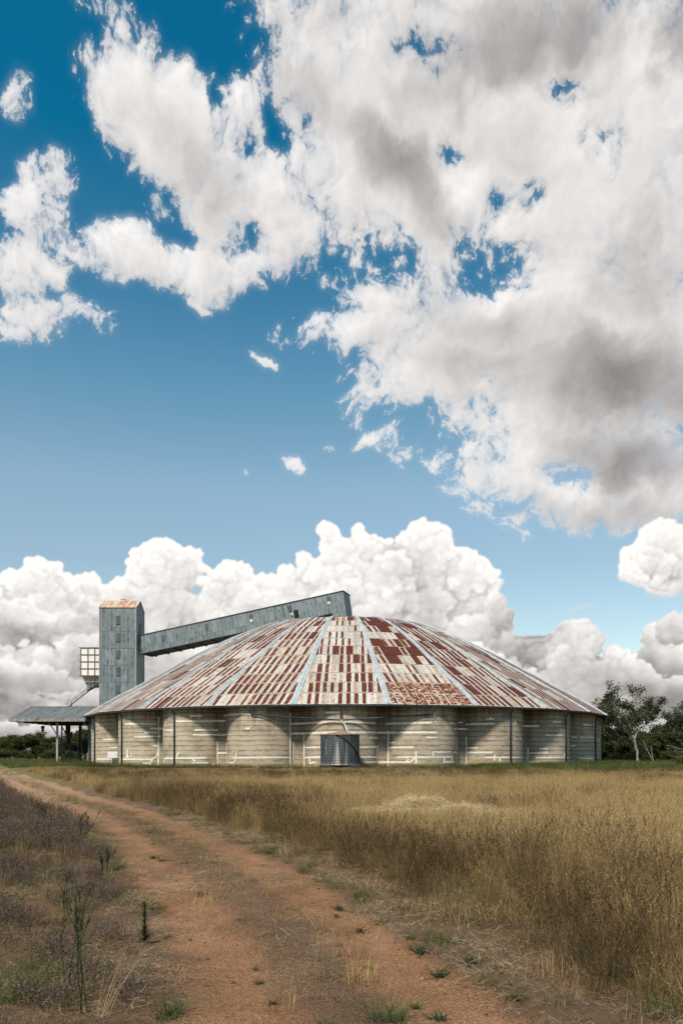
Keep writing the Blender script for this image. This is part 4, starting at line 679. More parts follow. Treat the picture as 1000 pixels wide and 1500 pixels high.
for s0, s1 in ((TY0-.12, TYM), (TY1+.12, TYM)):
    e0 = TZE - .05; 
    q.face([(TX0-.1, s0, e0+.06), (TX1+.1, s0, e0+.06), (TX1+.1, s1, TZR+.1), (TX0-.1, s1, TZR+.1)])
    q.face([(TX0-.1, s0, e0), (TX0-.1, s1, TZR+.03), (TX1+.1, s1, TZR+.03), (TX1+.1, s0, e0)])
    q.face([(TX0-.1, s0, e0), (TX1+.1, s0, e0), (TX1+.1, s0, e0+.06), (TX0-.1, s0, e0+.06)])
    for xx in (TX0-.1, TX1+.1): q.face([(xx, s0, e0), (xx, s0, e0+.06), (xx, s1, TZR+.1), (xx, s1, TZR+.03)])
rf = part(q, 'roof', M['rustroof'], tower)
q = MB(); q.box((-37.6, TYM-.25, TZR), (-36.8, TYM+.25, TZR+.32)); q.box((-37.68, TYM-.32, TZR+.322), (-36.72, TYM+.32, TZR+.38)); part(q, 'roof_vent', M['hatch_light'], rf)
for zc in (24.0, 21.1, 18.25, 15.4, 12.5):
    q = MB(); x = -37.28
    q.box((x-.32, TY0-.05, zc-.70), (x+.32, TY0-.003, zc+.70), 0)
    q.box((x-.37, TY0-.07, zc-.78), (x+.37, TY0-.003, zc-.705), 1); q.box((x+.325, TY0-.065, zc-.70), (x+.365, TY0-.003, zc+.74), 1)
    part(q, 'hatch', [M['hatch'], M['steel']], tower)
q = MB(); q.box((TX1+.003, 128.2, 22.2), (TX1+.06, 129.2, 23.8)); q.box((TX1+.003, 128.1, 22.05), (TX1+.09, 129.3, 22.19)); part(q, 'window', M['hatch'], tower)
q = MB()
for x, y in ((TX0, TY0), (TX1, TY0), (TX1, TY1)): q.box((x-.06, y-.06, -.3), (x+.06, y+.06, TZE-.06))
part(q, 'corner_flashing', M['chute'], tower)

# ------------------------------------------------------------------ inclined conveyor gallery
ga, gb = Vector((-34.24, 127.1, 21.5)), Vector((.25, 117.0, 26.9))
gal = thing('conveyor_gallery', 'long sloping blue grey enclosed conveyor gallery from the tower up to the dome top', 'conveyor gallery', (ga.x, ga.y, 0))
gd = (gb-ga); gh = Vector((gd.x, gd.y, 0)).normalized(); gn = Vector((-gh.y, gh.x, 0))     # gn points away from the camera
gdn = gd.normalized(); gup = gdn.cross(-gn).normalized()
if gup.z < 0: gup = -gup
GW, GHT, GL = 3.7, 3.06, gd.length
def gp(s_, w, h): return ga + gdn*s_ + gn*w + gup*h
q = MB()
def gq(pts, uvs): q.face(pts, 0, uvs)
cut = GHT*gup.x/gdn.x*0
gq([gp(.0, 0, -GHT), gp(GL, 0, -GHT), gp(GL, 0, 0), gp(0, 0, 0)], [(0, 100), (GL, 100), (GL, 102.85), (0, 102.85)])
gq([gp(GL, GW, -GHT), gp(0, GW, -GHT), gp(0, GW, 0), gp(GL, GW, 0)], [(50, 100), (50+GL, 100), (50+GL, 102.85), (50, 102.85)])
gq([gp(GL, 0, -GHT), gp(GL, GW, -GHT), gp(GL, GW, 0), gp(GL, 0, 0)], [(200, 100), (203.6, 100), (203.6, 102.85), (200, 102.85)])
gq([gp(0, GW, -GHT), gp(0, 0, -GHT), gp(0, 0, 0), gp(0, GW, 0)], [(210, 100), (213, 100), (213, 102.85), (210, 102.85)])
part(q, 'wall', M['cladding'], gal)
q = MB()
for (h0, h1, w0, w1) in ((.003, .09, -.12, GW+.12),):
    A = [gp(-.0, w0, h0), gp(GL+.12, w0, h0), gp(GL+.12, w1, h0), gp(0, w1, h0)]; B = [gp(0, w0, h1), gp(GL+.12, w0, h1), gp(GL+.12, w1, h1), gp(0, w1, h1)]
    q.face(A[::-1]); q.face(B)
    for i in range(4): j = (i+1) % 4; q.face([A[i], A[j], B[j], B[i]])
part(q, 'roof', M['hatch'], gal)
q = MB()
A = [gp(0, .05, -GHT-.1), gp(GL-2.2, .05, -GHT-.1), gp(GL-2.2, GW-.05, -GHT-.1), gp(0, GW-.05, -GHT-.1)]; B = [p + gup*.097 for p in A]
q.face(A[::-1]); q.face(B)
for i in range(4): j = (i+1) % 4; q.face([A[i], A[j], B[j], B[i]])
for s_ in np.arange(1.0, GL-3, 2.4): q.bar(gp(s_, .1, -GHT-.2), gp(s_, GW-.1, -GHT-.2), .14, .18)
part(q, 'floor_beam', M['steel'], gal)
q = MB(); s0, s1 = GL-2.15, GL-.02
c4 = [gp(s0, .03, -GHT-.003), gp(s1, .03, -GHT-.003), gp(s1, GW-.03, -GHT-.003), gp(s0, GW-.03, -GHT-.003)]; b4 = [Vector((p.x + (.25 if i in (1, 2) else 0), p.y, 20.3)) for i, p in enumerate(c4)]
for i in range(4):
    j = (i+1) % 4; q.face([b4[i], b4[j], c4[j], c4[i]], 0, [(0, 0), (2, 0), (2, 2.8), (0, 2.8)])
q.face(c4)
part(q, 'head_box', M['cladding'], gal)
def at_px(px):                              # distance along the gallery front of a photo column
    k = (px-500)/1104; d = gdn; return (k*ga.y - ga.x)/(d.x - k*d.y)
for px, hh, w_, h_, mk in ((237.6, -1.35, .5, 1.1, 'hatch'), (302, -1.1, .5, 1.1, 'hatch'), (366.6, -1.15, .5, 1.2, 'hatch'), (423, -.95, .55, 1.05, 'steel_blue'), (480, -1.0, .55, 1.2, 'steel_blue')):
    s_ = at_px(px); q = MB()
    A = [gp(s_-w_/2, -.003, hh-h_/2), gp(s_+w_/2, -.003, hh-h_/2), gp(s_+w_/2, -.003, hh+h_/2), gp(s_-w_/2, -.003, hh+h_/2)]
    B = [p - gn*.05 for p in A]; q.face(B)
    for i in range(4): j = (i+1) % 4; q.face([A[i], A[j], B[j], B[i]])
    hb = part(q, 'hatch', M[mk], gal)
    if px > 470 or 360 < px < 370:
        q = MB(); A = [gp(s_-w_*.45, -.06, hh-h_*.5), gp(s_+w_*.45, -.06, hh-h_*.5), gp(s_+w_*.45, -.09, hh-h_*.12), gp(s_-w_*.45, -.09, hh-h_*.12)]; B = [p - gn*.04 for p in A]
        q.face(B); q.face(A[::-1])
        for i in range(4): j = (i+1) % 4; q.face([A[i], A[j], B[j], B[i]])
        part(q, 'flap', M['hatch_light'], hb)
s_ = at_px(431.5); q = MB()
A = [gp(s_-.42, -.003, -2.75), gp(s_+.42, -.003, -2.75), gp(s_+.42, -.003, -1.35), gp(s_-.42, -.003, -1.35)]; B = [p - gn*.02 for p in A]
q.face(B)
for i in range(4): j = (i+1) % 4; q.face([A[i], A[j], B[j], B[i]])
op = part(q, 'opening', M['black'], gal)
q = MB(); A = [gp(s_-.44, -.03, -2.2), gp(s_-.44, -.03, -1.6), gp(s_-1.0, -.55, -1.9)]; q.face(A); q.face([p + gup*.03 + gn*.03 for p in A][::-1]); part(q, 'shutter', M['hatch_light'], op)
q = MB(); q.bar(gp(s_+.47, -.03, -2.8), gp(s_+.47, -.03, -1.3), .09, .06); q.bar(gp(s_-.47, -.03, -2.8), gp(s_-.47, -.03, -1.3), .06, .06); part(q, 'opening_frame', M['chute'], op)

# ------------------------------------------------------------------ outloading bin on the tower's side
hop = thing('outloading_bin', 'white panelled bin with a rusty lattice frame and sloping chute on the tower side', 'grain bin', (-42.1, 128.5, 0))
hx0, hx1, hy0, hy1, hz0, hz1 = -43.85, -40.46, 126.9, 130.2, 14.85, 19.55
q = MB(); q.box((hx0+.05, hy0+.05, hz0), (hx1-.02, hy1-.05, hz1-.12)); part(q, 'bin_panel', M['bin_panel'], hop)
q = MB()
for i in range(5):
    z = hz0 + (hz1-hz0)*i/4; w = .15 if i in (0, 4) else .11
    q.box((hx0-.28, hy0-.06, z-w), (hx1-.01, hy0+.04, z)); q.box((hx0-.06, hy0+.045, z-w-.002), (hx0+.04, hy1, z-.002))
for x in (hx0, hx0+1.22, hx0+2.36): q.box((x-.055, hy0-.09, hz0), (x+.055, hy0-.062, hz1-.02))
for y in (hy0+1.1, hy0+2.2, hy1): q.box((hx0-.09, y-.05, hz0), (hx0-.062, y+.05, hz1))
part(q, 'bin_frame', M['bin_frame'], hop)
q = MB(); T = [(hx0+.25, hy0+.1, hz0-.16), (hx1-.05, hy0+.1, hz0-.16), (hx1-.05, hy1-.1, hz0-.16), (hx0+.25, hy1-.1, hz0-.16)]; B = [(-43.05, 127.9, 12.95), (-41.4, 127.9, 12.95), (-41.4, 129.2, 12.95), (-43.05, 129.2, 12.95)]
for i in range(4): j = (i+1) % 4; q.face([B[i], B[j], T[j], T[i]])
q.face(T)
for f in (.5, .98):
    a = [Vector(T[i]).lerp(Vector(B[i]), f) for i in range(4)]
    for i in range(4): q.bar(a[i], a[(i+1) % 4], .10)
for f in (.36, .7): q.bar(Vector(T[0]).lerp(Vector(T[1]), f) + Vector((0, -.03, 0)), Vector(B[0]).lerp(Vector(B[1]), f) + Vector((0, -.03, 0)), .09)
part(q, 'bin_cone', M['chute'], hop)
q = MB(); a, b = Vector((-42.7, 128.2, 12.85)), Vector((-46.1, 128.2, 10.25))
q.bar(a, b, .62, .66)
hd = [Vector((-46.9, 127.8, 10.0)), Vector((-45.9, 127.8, 9.75)), Vector((-45.7, 127.8, 10.55)), Vector((-46.25, 127.8, 10.95))]; hd2 = [p + Vector((0, .8, 0)) for p in hd]
q.face(hd); q.face(hd2[::-1])
for i in range(4): j = (i+1) % 4; q.face([hd[j], hd[i], hd2[i], hd2[j]])
q.box((-46.3, 127.95, 8.9), (-45.8, 128.45, 9.85)); q.box((-46.38, 127.9, 9.28), (-45.72, 128.5, 9.36))
part(q, 'chute', M['chute'], hop)
q = MB(); q.bar((-43.1, 128.4, 12.55), (-40.45, 128.4, 14.05), .5, .55); q.bar((-43.0, 127.7, 12.4), (-40.45, 127.7, 13.7), .12, .2); part(q, 'feed_conveyor', M['steel'], hop)

# ------------------------------------------------------------------ drive-through canopy
cx0, cx1, cy0, cym, cy1, cze, czr = -50.6, -39.05, 115.0, 123.0, 131.0, 6.98, 9.3
can = thing('canopy', 'low grey gable roofed loading canopy on steel posts beside the dome', 'canopy', ((cx0+cx1)/2, cym, 0))
q = MB()
for s0 in (cy0-.1, cy1+.1):
    q.face([(cx0-.1, s0, cze), (cx1+.1, s0, cze), (cx1+.1, cym, czr), (cx0-.1, cym, czr)])
    q.face([(cx0-.1, s0, cze-.07), (cx0-.1, cym, czr-.07), (cx1+.1, cym, czr-.07), (cx1+.1, s0, cze-.07)])
    for xx in (cx0-.1, cx1+.1): q.face([(xx, s0, cze-.07), (xx, s0, cze), (xx, cym, czr), (xx, cym, czr-.07)])
q.bar((cx0-.1, cym, czr+.02), (cx1+.1, cym, czr+.02), .35, .08)
rf = part(q, 'roof', M['canopy'], can)
q = MB(); q.box((cx0-.08, cy0-.14, cze-.42), (cx1+.08, cy0-.103, cze+.02)); part(q, 'fascia', M['fascia'], can)
q = MB(); q.box((cx0-.08, cy1+.103, cze-.42), (cx1+.08, cy1+.14, cze)); part(q, 'fascia', M['fascia'], can)
q = MB(); q.box((cx0, cy0, cze-.30), (cx1, cy1, cze-.22))
for y in np.linspace(cy0+.2, cy1-.2, 7): q.box((cx0+.05, y-.08, cze-.48), (cx1-.05, y+.08, cze-.302))
for x in (cx0-.06, cx1+.02): q.face([(x, cy0, cze-.3), (x, cy1, cze-.3), (x, cy1, cze-.07), (x, cym, czr-.075), (x, cy0, cze-.07)])
part(q, 'ceiling', M['deck'], can)
def post(x, y, w, mt, z1=cze-.48): q = MB(); q.box((x-w, y-w, -.3), (x+w, y+w, z1)); q.box((x-w*1.8, y-w*1.8, -.3), (x+w*1.8, y+w*1.8, .06)); return part(q, 'post', M[mt], can)
post(-44.05, 117.0, .14, 'steel_pale'); post(-44.3, 128.0, .19, 'steel'); post(-39.4, 118.0, .17, 'steel_blue'); post(-47.6, 128.5, .10, 'steel_blue')
for a, b, mt in (((-45.3, 116.9, 6.5), (-44.1, 116.9, 4.6), 'steel_pale'), ((-42.2, 128, 6.5), (-44.2, 128, 3.2), 'steel'), ((-40.2, 117.5, 6.5), (-39.45, 117.9, 5.6), 'steel_pale'), ((-47.6, 128.4, 6.4), (-46.6, 128.4, 4.4), 'steel')):
    q = MB(); q.bar(a, b, .13); part(q, 'brace', M[mt], can)
q = MB(); q.box((-48.1, 120.8, 5.65), (-47.7, 121.3, 6.1)); q.tube([(-47.9, 121.05, 5.2), (-47.9, 121.05, 5.65)], [.28, .15], 10); q.tube([(-47.9, 121.05, 6.1), (-47.9, 121.05, 6.5)], .04, 6); part(q, 'lamp', M['steel'], can)

elev = thing('bucket_elevator', 'dark steel bagging elevator and platform standing under the canopy', 'machinery', (-45.2, 125, 0))
q = MB(); q.tube([(-45.3, 125, 6.46), (-45.2, 125, 3.2)], [.42, .36], 10); q.box((-45.75, 124.7, 5.0), (-45.3, 125.2, 5.5)); q.box((-45.1, 124.6, 4.2), (-44.7, 125.3, 5.2)); q.tube([(-46.1, 125, 4.6), (-45.2, 125, 4.1)], .1, 6)
part(q, 'elevator_leg', M['steel'], elev)
q = MB(); q.box((-46.3, 124.0, 2.95), (-43.9, 126.3, 3.35)); part(q, 'platform', M['steel'], elev)
for x, y in ((-46.0, 124.2), (-44.75, 124.2), (-44.1, 126.1), (-46.1, 126.1)):
    q = MB(); q.bar((x, y, -.2), (x, y, 2.95), .12); part(q, 'leg', M['steel_blue'], elev)
q = MB(); q.bar((-44.0, 124.2, 2.9), (-45.2, 124.2, 1.4), .09); part(q, 'brace', M['steel'], elev)
q = MB(); q.box((-47.4, 123.9, 3.2), (-46.25, 124.4, 3.5)); q.bar((-46.5, 124, 3.4), (-47.9, 123.6, 1.9), .14); q.bar((-46.5, 124.0, 3.5), (-46.3, 124.0, 3.9), .2)
part(q, 'bag_chute', M['chute'], elev)

# ------------------------------------------------------------------ small things at the wall
sg = thing('sign', 'small white rectangular notice board on a thin stake before the wall', 'sign', (-28.1, 92.4, 0))
sd = 92.4; X = lambda px: (px-500)/1104*sd; Zp = lambda py: 1.7 + (1103.5-py)/1104*sd
q = MB(); q.box((X(158), sd, Zp(1110)), (X(172.2), sd+.04, Zp(1100.8))); bd = part(q, 'board', M['white_paint'], sg)
q = MB()
for i, (a, b) in enumerate(((.14, .22), (.30, .33), (.42, .46), (.56, .62), (.72, .88))):
    q.box((X(158)+1.18*a, sd-.006, Zp(1108.5)), (X(158)+1.18*b, sd-.001, Zp(1103.2 + (i % 2))))
part(q, 'print', M['sign_ink'], bd)
q = MB(); q.box((X(161), sd+.042, -.2), (X(161.6), sd+.09, Zp(1102))); part(q, 'stake', M['steel'], sg)
q = MB(); q.tube([(0, 0, -.2), (0, 0, 1.75)], [.075, .07], 8); q.tube([(0, 0, 1.75), (0, 0, 1.79)], [.07, .02], 8)
o = q.build('marker_post', M['steel_pale'], None); o.location = (-37.35, 111.0, 0)
tag(o, 'short pale round post standing left of the dome wall under the canopy end', 'post')

# ------------------------------------------------------------------ ground and dirt track
_cy = np.array([-30, -10, 0, 2, 4.73, 7.94, 10.06, 12.8, 19.5, 33, 51, 75, 120, 200]); _cxx = np.array([9.5, 3.9, 1.5, .95, .15, -.68, -1.46, -2.5, -5.3, -12.6, -21.8, -34, -57, -95])
_ys = np.linspace(-30, 200, 921); _xs = np.interp(_ys, _cy, _cxx)
for _ in range(3): _xs = np.convolve(np.pad(_xs, 4, 'edge'), np.ones(9)/9, 'valid')
def track_x(y): return np.interp(y, _ys, _xs)
def track_d(x, y):
    """signed distance from the middle of the track (to the right positive)"""
    s = (np.interp(y+.5, _ys, _xs) - np.interp(y-.5, _ys, _xs))
    return (x - track_x(y))/np.sqrt(1+s*s)
def gh(x, y):
    x = np.asarray(x, np.float32); y = np.asarray(y, np.float32)
    fade = np.clip((np.hypot(x-BC[0], y-BC[1]) - 39)/8, 0, 1)
    h = fade*(.10*perlin(x/9, y/9, 301) + .05*perlin(x/2.6, y/2.6, 302)) + .018*perlin(x/.7, y/.7, 303)
    t = track_d(x, y)
    h = h - .05*np.exp(-(t/1.5)**4)
    h = h + .10*sstep(t, 1.3, 3.0)*fade
    m = np.exp(-(((x-2.2)/2.3)**2 + ((y-18.6)/.8)**2)); h = h + .24*m*(.7 + 1.3*perlin(x/.8, y/.5, 305))
    return h
def gz(x, y): return float(gh(np.array([x]), np.array([y]))[0])
def axis(lo, mid0, mid1, hi, st, gr):
    a = list(np.arange(mid0, mid1, st)); s = st
    while a[-1] < hi: s *= gr; a.append(a[-1]+s)
    s = st; b = []; v = mid0
    while v > lo: s *= gr; v -= s; b.append(v)
    return np.array(b[::-1]+a, np.float32)
gx_, gy_ = axis(-1500, -7, 7, 1500, .14, 1.085), axis(-400, 2.5, 14, 2600, .14, 1.05)
GX, GY = np.meshgrid(gx_, gy_)
GZ = gh(GX, GY) - .09*np.exp(-(track_d(GX, GY)/1.25)**6)*(np.abs(GY-85) < 150)
def grid_mesh(name, X, Y, Z, m, uv=None):
    h, w = X.shape; me = bpy.data.meshes.new(name)
    v = np.stack([X, Y, Z], -1).reshape(-1, 3)
    i = np.arange(h*w).reshape(h, w); f = np.stack([i[:-1, :-1], i[:-1, 1:], i[1:, 1:], i[1:, :-1]], -1).reshape(-1, 4)
    me.vertices.add(len(v)); me.vertices.foreach_set('co', v.astype(np.float32).ravel())
    me.loops.add(f.size); me.loops.foreach_set('vertex_index', f.ravel().astype(np.int32))
    me.polygons.add(len(f)); me.polygons.foreach_set('loop_start', np.arange(0, f.size, 4, dtype=np.int32)); me.polygons.foreach_set('loop_total', np.full(len(f), 4, np.int32))
    me.update(); me.validate(); me.polygons.foreach_set('use_smooth', [True]*len(f)); me.materials.append(m)
    if uv is not None:
        L = me.uv_layers.new(name='UVMap'); L.data.foreach_set('uv', uv.reshape(-1, 2)[f.ravel()].astype(np.float32).ravel())
    o = bpy.data.objects.new(name, me); COL.objects.link(o); return o
def f_ground(N):
    p = geo(N); big = N.noise(p, .22, 5, .6); mid = N.noise(p, 1.7, 6, .65); fin = N.noise(p, 28, 5, .7); st = N.noise(N.vm('MULTIPLY', p, (60, 14, 1)), 1.0, 3, .6, 1.5)
    c = N.ramp(N.m('ADD', N.m('MULTIPLY', mid, .6), N.m('MULTIPLY', fin, .4)), [(.28, (.055, .036, .024)), (.5, (.135, .082, .050)), (.75, (.26, .165, .098))])
    c = N.mix(N.m('MULTIPLY', N.mr(big, .45, .65), .5), c, N.mix(fin, (.05, .04, .036), (.17, .125, .10)))
    c = N.mix(N.m('MULTIPLY', N.mr(st, .58, .70), .6), c, (.36, .27, .16))
    y = N.sep(p)[1]
    c = N.mix(N.mr(y, 18, 60), c, N.mix(mid, (.19, .14, .06), (.13, .125, .05)))
    return princ(N, c, .95, spec=.1, bump=N.m('ADD', fin, N.m('MULTIPLY', mid, .5)), bstr=.8, bdist=.03)
def f_track(N):
    uv = uvc(N); u, v, _ = N.sep(uv); p = geo(N)
    mid = N.noise(p, 1.1, 6, .62); fin = N.noise(p, 34, 6, .72); lng = N.noise(N.comb(N.m('MULTIPLY', u, 1.6), N.m('MULTIPLY', v, .22), 0), 1.0, 5, .6)
    c = N.ramp(N.m('ADD', N.m('MULTIPLY', mid, .55), N.m('MULTIPLY', fin, .45)), [(.26, (.145, .072, .039)), (.5, (.30, .153, .079)), (.76, (.46, .275, .16))])
    # trodden litter and grey grit along the crown and the edges
    au = N.m('ABSOLUTE', N.m('ADD', u, N.m('MULTIPLY', N.m('SUBTRACT', mid, .5), .55)))
    crown = N.m('MAXIMUM', N.mr(au, .50, .18), N.mr(au, .92, 1.22))
    c = N.mix(N.m('MULTIPLY', N.m('MULTIPLY', crown, N.mr(fin, .34, .56)), .85), c, N.mix(mid, (.075, .052, .038), (.15, .105, .07)))
    grit = N.vor(p, 55, 'F1'); gr = N.n('ShaderNodeTexVoronoi', feature='F1', ins={'Scale': 55}); N.put(gr.inputs['Vector'], p)
    gc = N.sep(gr.outputs['Color'])[0]
    c = N.mix(N.m('MULTIPLY', N.m('MULTIPLY', N.mr(grit, .30, .18), N.mr(gc, .70, .74)), .85), c, N.mix(gc, (.05, .045, .045), (.42, .34, .27)))
    c = N.mix(N.m('MULTIPLY', N.mr(lng, .52, .66), .45), c, (.17, .125, .095))
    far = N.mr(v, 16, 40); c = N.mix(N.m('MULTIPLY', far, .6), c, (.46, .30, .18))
    h = N.m('ADD', N.m('MULTIPLY', fin, .8), N.m('ADD', N.m('MULTIPLY', mid, .8), N.mr(grit, .5, .1)))
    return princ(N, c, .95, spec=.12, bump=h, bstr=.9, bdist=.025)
g_o = grid_mesh('ground', GX, GY, GZ, mat('dry earth', f_ground)); g_o['kind'] = 'structure'
sy = np.concatenate([np.arange(-8, 16, .12), np.geomspace(16, 150, 180)]); su = np.linspace(-1.75, 1.75, 57)
SY, SU = np.meshgrid(sy, su, indexing='ij')
slope = (np.interp(SY+.5, _ys, _xs) - np.interp(SY-.5, _ys, _xs)); nrm = np.sqrt(1+slope**2)
KX = track_x(SY) + SU/nrm*1.0; KY = SY - SU*slope/nrm
edge = np.abs(SU) + .30*perlin(KX/1.3, KY/1.3, 311) + .22*perlin(KX/.4, KY/.4, 312)
rut = -.035*np.exp(-((np.abs(SU)-.78)/.30)**2) + .012*np.exp(-(SU/.3)**2)
KZ = gh(KX, KY) + .012 + rut + .010*perlin(KX/.22, KY/.22, 313) - .11*sstep(edge, 1.05, 1.55)
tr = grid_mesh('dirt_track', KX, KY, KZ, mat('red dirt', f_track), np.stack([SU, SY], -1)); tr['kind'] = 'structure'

# ------------------------------------------------------------------ grasses: small clumps, many times over
def f_blade(c_lo, c_hi, tr_amt=.25, tint_c=None):
    def fn(N):
        br = N.n('ShaderNodeAttribute', attribute_name='br').outputs['Fac']
        ti = N.n('ShaderNodeAttribute', attribute_name='tint', attribute_type='INSTANCER').outputs['Fac']
        c = N.mix(br, c_lo, c_hi)
        if tint_c is not None: c = N.mix(N.m('MULTIPLY', ti, .9, clamp=True), c, N.mix(br, tint_c[0], tint_c[1]))
        d = N.n('ShaderNodeBsdfDiffuse', ins={'Color': c}); t = N.n('ShaderNodeBsdfTranslucent', ins={'Color': c})
        mx = N.n('ShaderNodeMixShader', ins={0: tr_amt}); N.put(mx.inputs[1], d.outputs[0]); N.put(mx.inputs[2], t.outputs[0]); return mx.outputs[0]
    return fn
M['gold'] = mat('dry golden grass', f_blade((.22, .142, .056), (.71, .51, .25), .20, ((.048, .033, .019), (.235, .155, .076))))
M['darkseed'] = mat('dark seed heads', f_blade((.022, .013, .010), (.085, .048, .030), .05))
M['stalk'] = mat('brown stalks', f_blade((.055, .042, .022), (.20, .145, .070), .10))
M['green'] = mat('green blades', f_blade((.038, .062, .022), (.10, .14, .045), .25, ((.10, .10, .04), (.26, .22, .09))))
M['mauve'] = mat('dry mauve flower heads', f_blade((.046, .033, .032), (.27, .205, .193), .10, ((.07, .048, .032), (.25, .175, .115))))
M['straw'] = mat('bleached straw', f_blade((.20, .14, .075), (.52, .40, .24), .2))
M['weed'] = mat('dark green weed leaves', f_blade((.022, .040, .018), (.062, .088, .038), .2))
M['purple'] = mat('purple flowers', f_blade((.10, .035, .22), (.24, .10, .42), .2))
class Tuft:
    def __init__(s): s.v = []; s.f = []; s.m = []; s.b = []; s.n = 0
    def strand(s, P, W, side, m, br):
        """flat ribbon through the points P with half widths W, across the vector side"""
        P = np.asarray(P, float); k = len(P); W = np.asarray(W)[:, None]
        A = P - side*W; B = P + side*W
        s.v.append(np.stack([A, B], 1).reshape(-1, 3)); i = s.n + np.arange(k-1)*2
        s.f.append(np.stack([i, i+1, i+3, i+2], 1)); s.m += [m]*(k-1); s.b.append(np.full(2*k, br)); s.n += 2*k
    def blade(s, root, az, lean, h, w, m, br, r, curl=.6, seg=4, taper=True):
        t = np.linspace(0, 1, seg); d = np.array([cos(az), sin(az), 0.0])
        out = (lean*t + curl*lean*t*t)*h; up = h*(t - .25*min(1, lean)*t*t)
        P = np.array(root) + np.outer(out, d) + np.outer(up, (0, 0, 1.0))
        a2 = az + pi/2 + r.uniform(-.9, .9); side = np.array([cos(a2), sin(a2), 0.0])
        W = w*.5*(1 - .92*t**1.5 if taper else np.ones(seg)); s.strand(P, W, side, m, br); return P
    def head(s, P0, P1, n, w, L, m, r):
        P0, P1 = np.array(P0), np.array(P1); ax = (P1-P0)
        for i in range(n):
            p = P0 + ax*(i+r.random())/n; a = r.uniform(0, 6.28); d = np.array([cos(a), sin(a), r.uniform(.3, 1.4)]); d = d/np.linalg.norm(d)*L*r.uniform(.6, 1.3)
            side = np.cross(d, [r.uniform(-1, 1), r.uniform(-1, 1), .4]); side /= np.linalg.norm(side)+1e-9
            s.strand([p, p+d*.5, p+d], [w*.25, w*.5, w*.08], side, m, r.random())
    def mesh(s, name, mats):
        me = bpy.data.meshes.new(name); v = np.concatenate(s.v).astype(np.float32); f = np.concatenate(s.f).astype(np.int32)
        me.vertices.add(len(v)); me.vertices.foreach_set('co', v.ravel()); me.loops.add(f.size); me.loops.foreach_set('vertex_index', f.ravel())
        me.polygons.add(len(f)); me.polygons.foreach_set('loop_start', np.arange(0, f.size, 4, dtype=np.int32)); me.polygons.foreach_set('loop_total', np.full(len(f), 4, np.int32))
        for q in mats: me.materials.append(q)
        me.polygons.foreach_set('material_index', np.array(s.m, np.int32)); me.update()
        a = me.attributes.new('br', 'FLOAT', 'POINT'); a.data.foreach_set('value', np.concatenate(s.b).astype(np.float32)); return me
def rdisc(r, R): a = r.uniform(0, 6.283); q = R*math.sqrt(r.random()); return (q*cos(a), q*sin(a), -.03)
def t_gold(seed, n, R, h0, h1, w, seeds=.25, seg=4):
    r = random.Random(seed); T = Tuft()
    for i in range(n):
        root = rdisc(r, R); az = r.uniform(0, 6.283); h = r.uniform(h0, h1); ln = abs(r.gauss(0, .20)) + .04
        P = T.blade(root, az, ln, h, w*r.uniform(.6, 1.3), 0, r.random()**1.4, r, .35, seg)
        if r.random() < seeds: T.head(P[-2]*.35+P[-1]*.65, P[-1], 5, w*1.1, h*.05, 0, r)
    for i in range(n//5):                                # broken and bent ones
        root = rdisc(r, R); T.blade(root, r.uniform(0, 6.283), r.uniform(.7, 1.6), r.uniform(h0, h1)*.55, w, 0, r.random(), r, .5, seg)
    return T.mesh('golden_grass_clump', [M['gold']])
def t_dark(seed, n, R, h0, h1, w):
    r = random.Random(seed); T = Tuft()
    for i in range(n):
        root = rdisc(r, R); az = math.atan2(root[1], root[0]) + r.uniform(-.7, .7); h = r.uniform(h0, h1); ln = abs(r.gauss(0, .26)) + .06
        P = T.blade(root, az, ln, h, w*r.uniform(.8, 1.2), 0, r.random(), r, .5, 4, False)
        T.head(P[-2]*.55+P[-1]*.45, P[-1], 7, w*2.6, h*.035, 1, r)
        if r.random() < .5: T.head(P[1], P[2], 3, w*2.2, h*.05, 1, r)
    for i in range(n//2): T.blade(rdisc(r, R*1.15), r.uniform(0, 6.283), r.uniform(.2, .9), r.uniform(.15, .45), w*1.3, 0, r.random(), r)
    return T.mesh('dark_grass_clump', [M['stalk'], M['darkseed']])
def t_green(seed, n, R, h0, h1, w):
    r = random.Random(seed); T = Tuft()
    for i in range(n): T.blade(rdisc(r, R), r.uniform(0, 6.283), r.uniform(.25, 1.3), r.uniform(h0, h1), w*r.uniform(.7, 1.4), 0, r.random(), r)
    return T.mesh('green_grass_clump', [M['green']])
def t_mauve(seed, n, R, h0, h1, w):
    r = random.Random(seed); T = Tuft()
    for i in range(n):
        root = rdisc(r, R); h = r.uniform(h0, h1); az = r.uniform(0, 6.283)
        P = T.blade(root, az, r.uniform(.1, .7), h, w, 0, r.random(), r, .5, 4, False)
        for k in range(r.randint(2, 4)):
            f = r.uniform(.55, 1.0); p = P[0]*(1-f) + P[-1]*f + np.array([r.uniform(-.03, .03), r.uniform(-.03, .03), r.uniform(-.01, .03)])
            T.strand([P[2], p], [w*.4, w*.3], np.array([cos(az), sin(az), 0]), 0, r.random())
            T.head(p, p+np.array([0, 0, .018]), 5, .007, .012, 1, r)
    return T.mesh('mauve_weed_clump', [M['stalk'], M['mauve']])
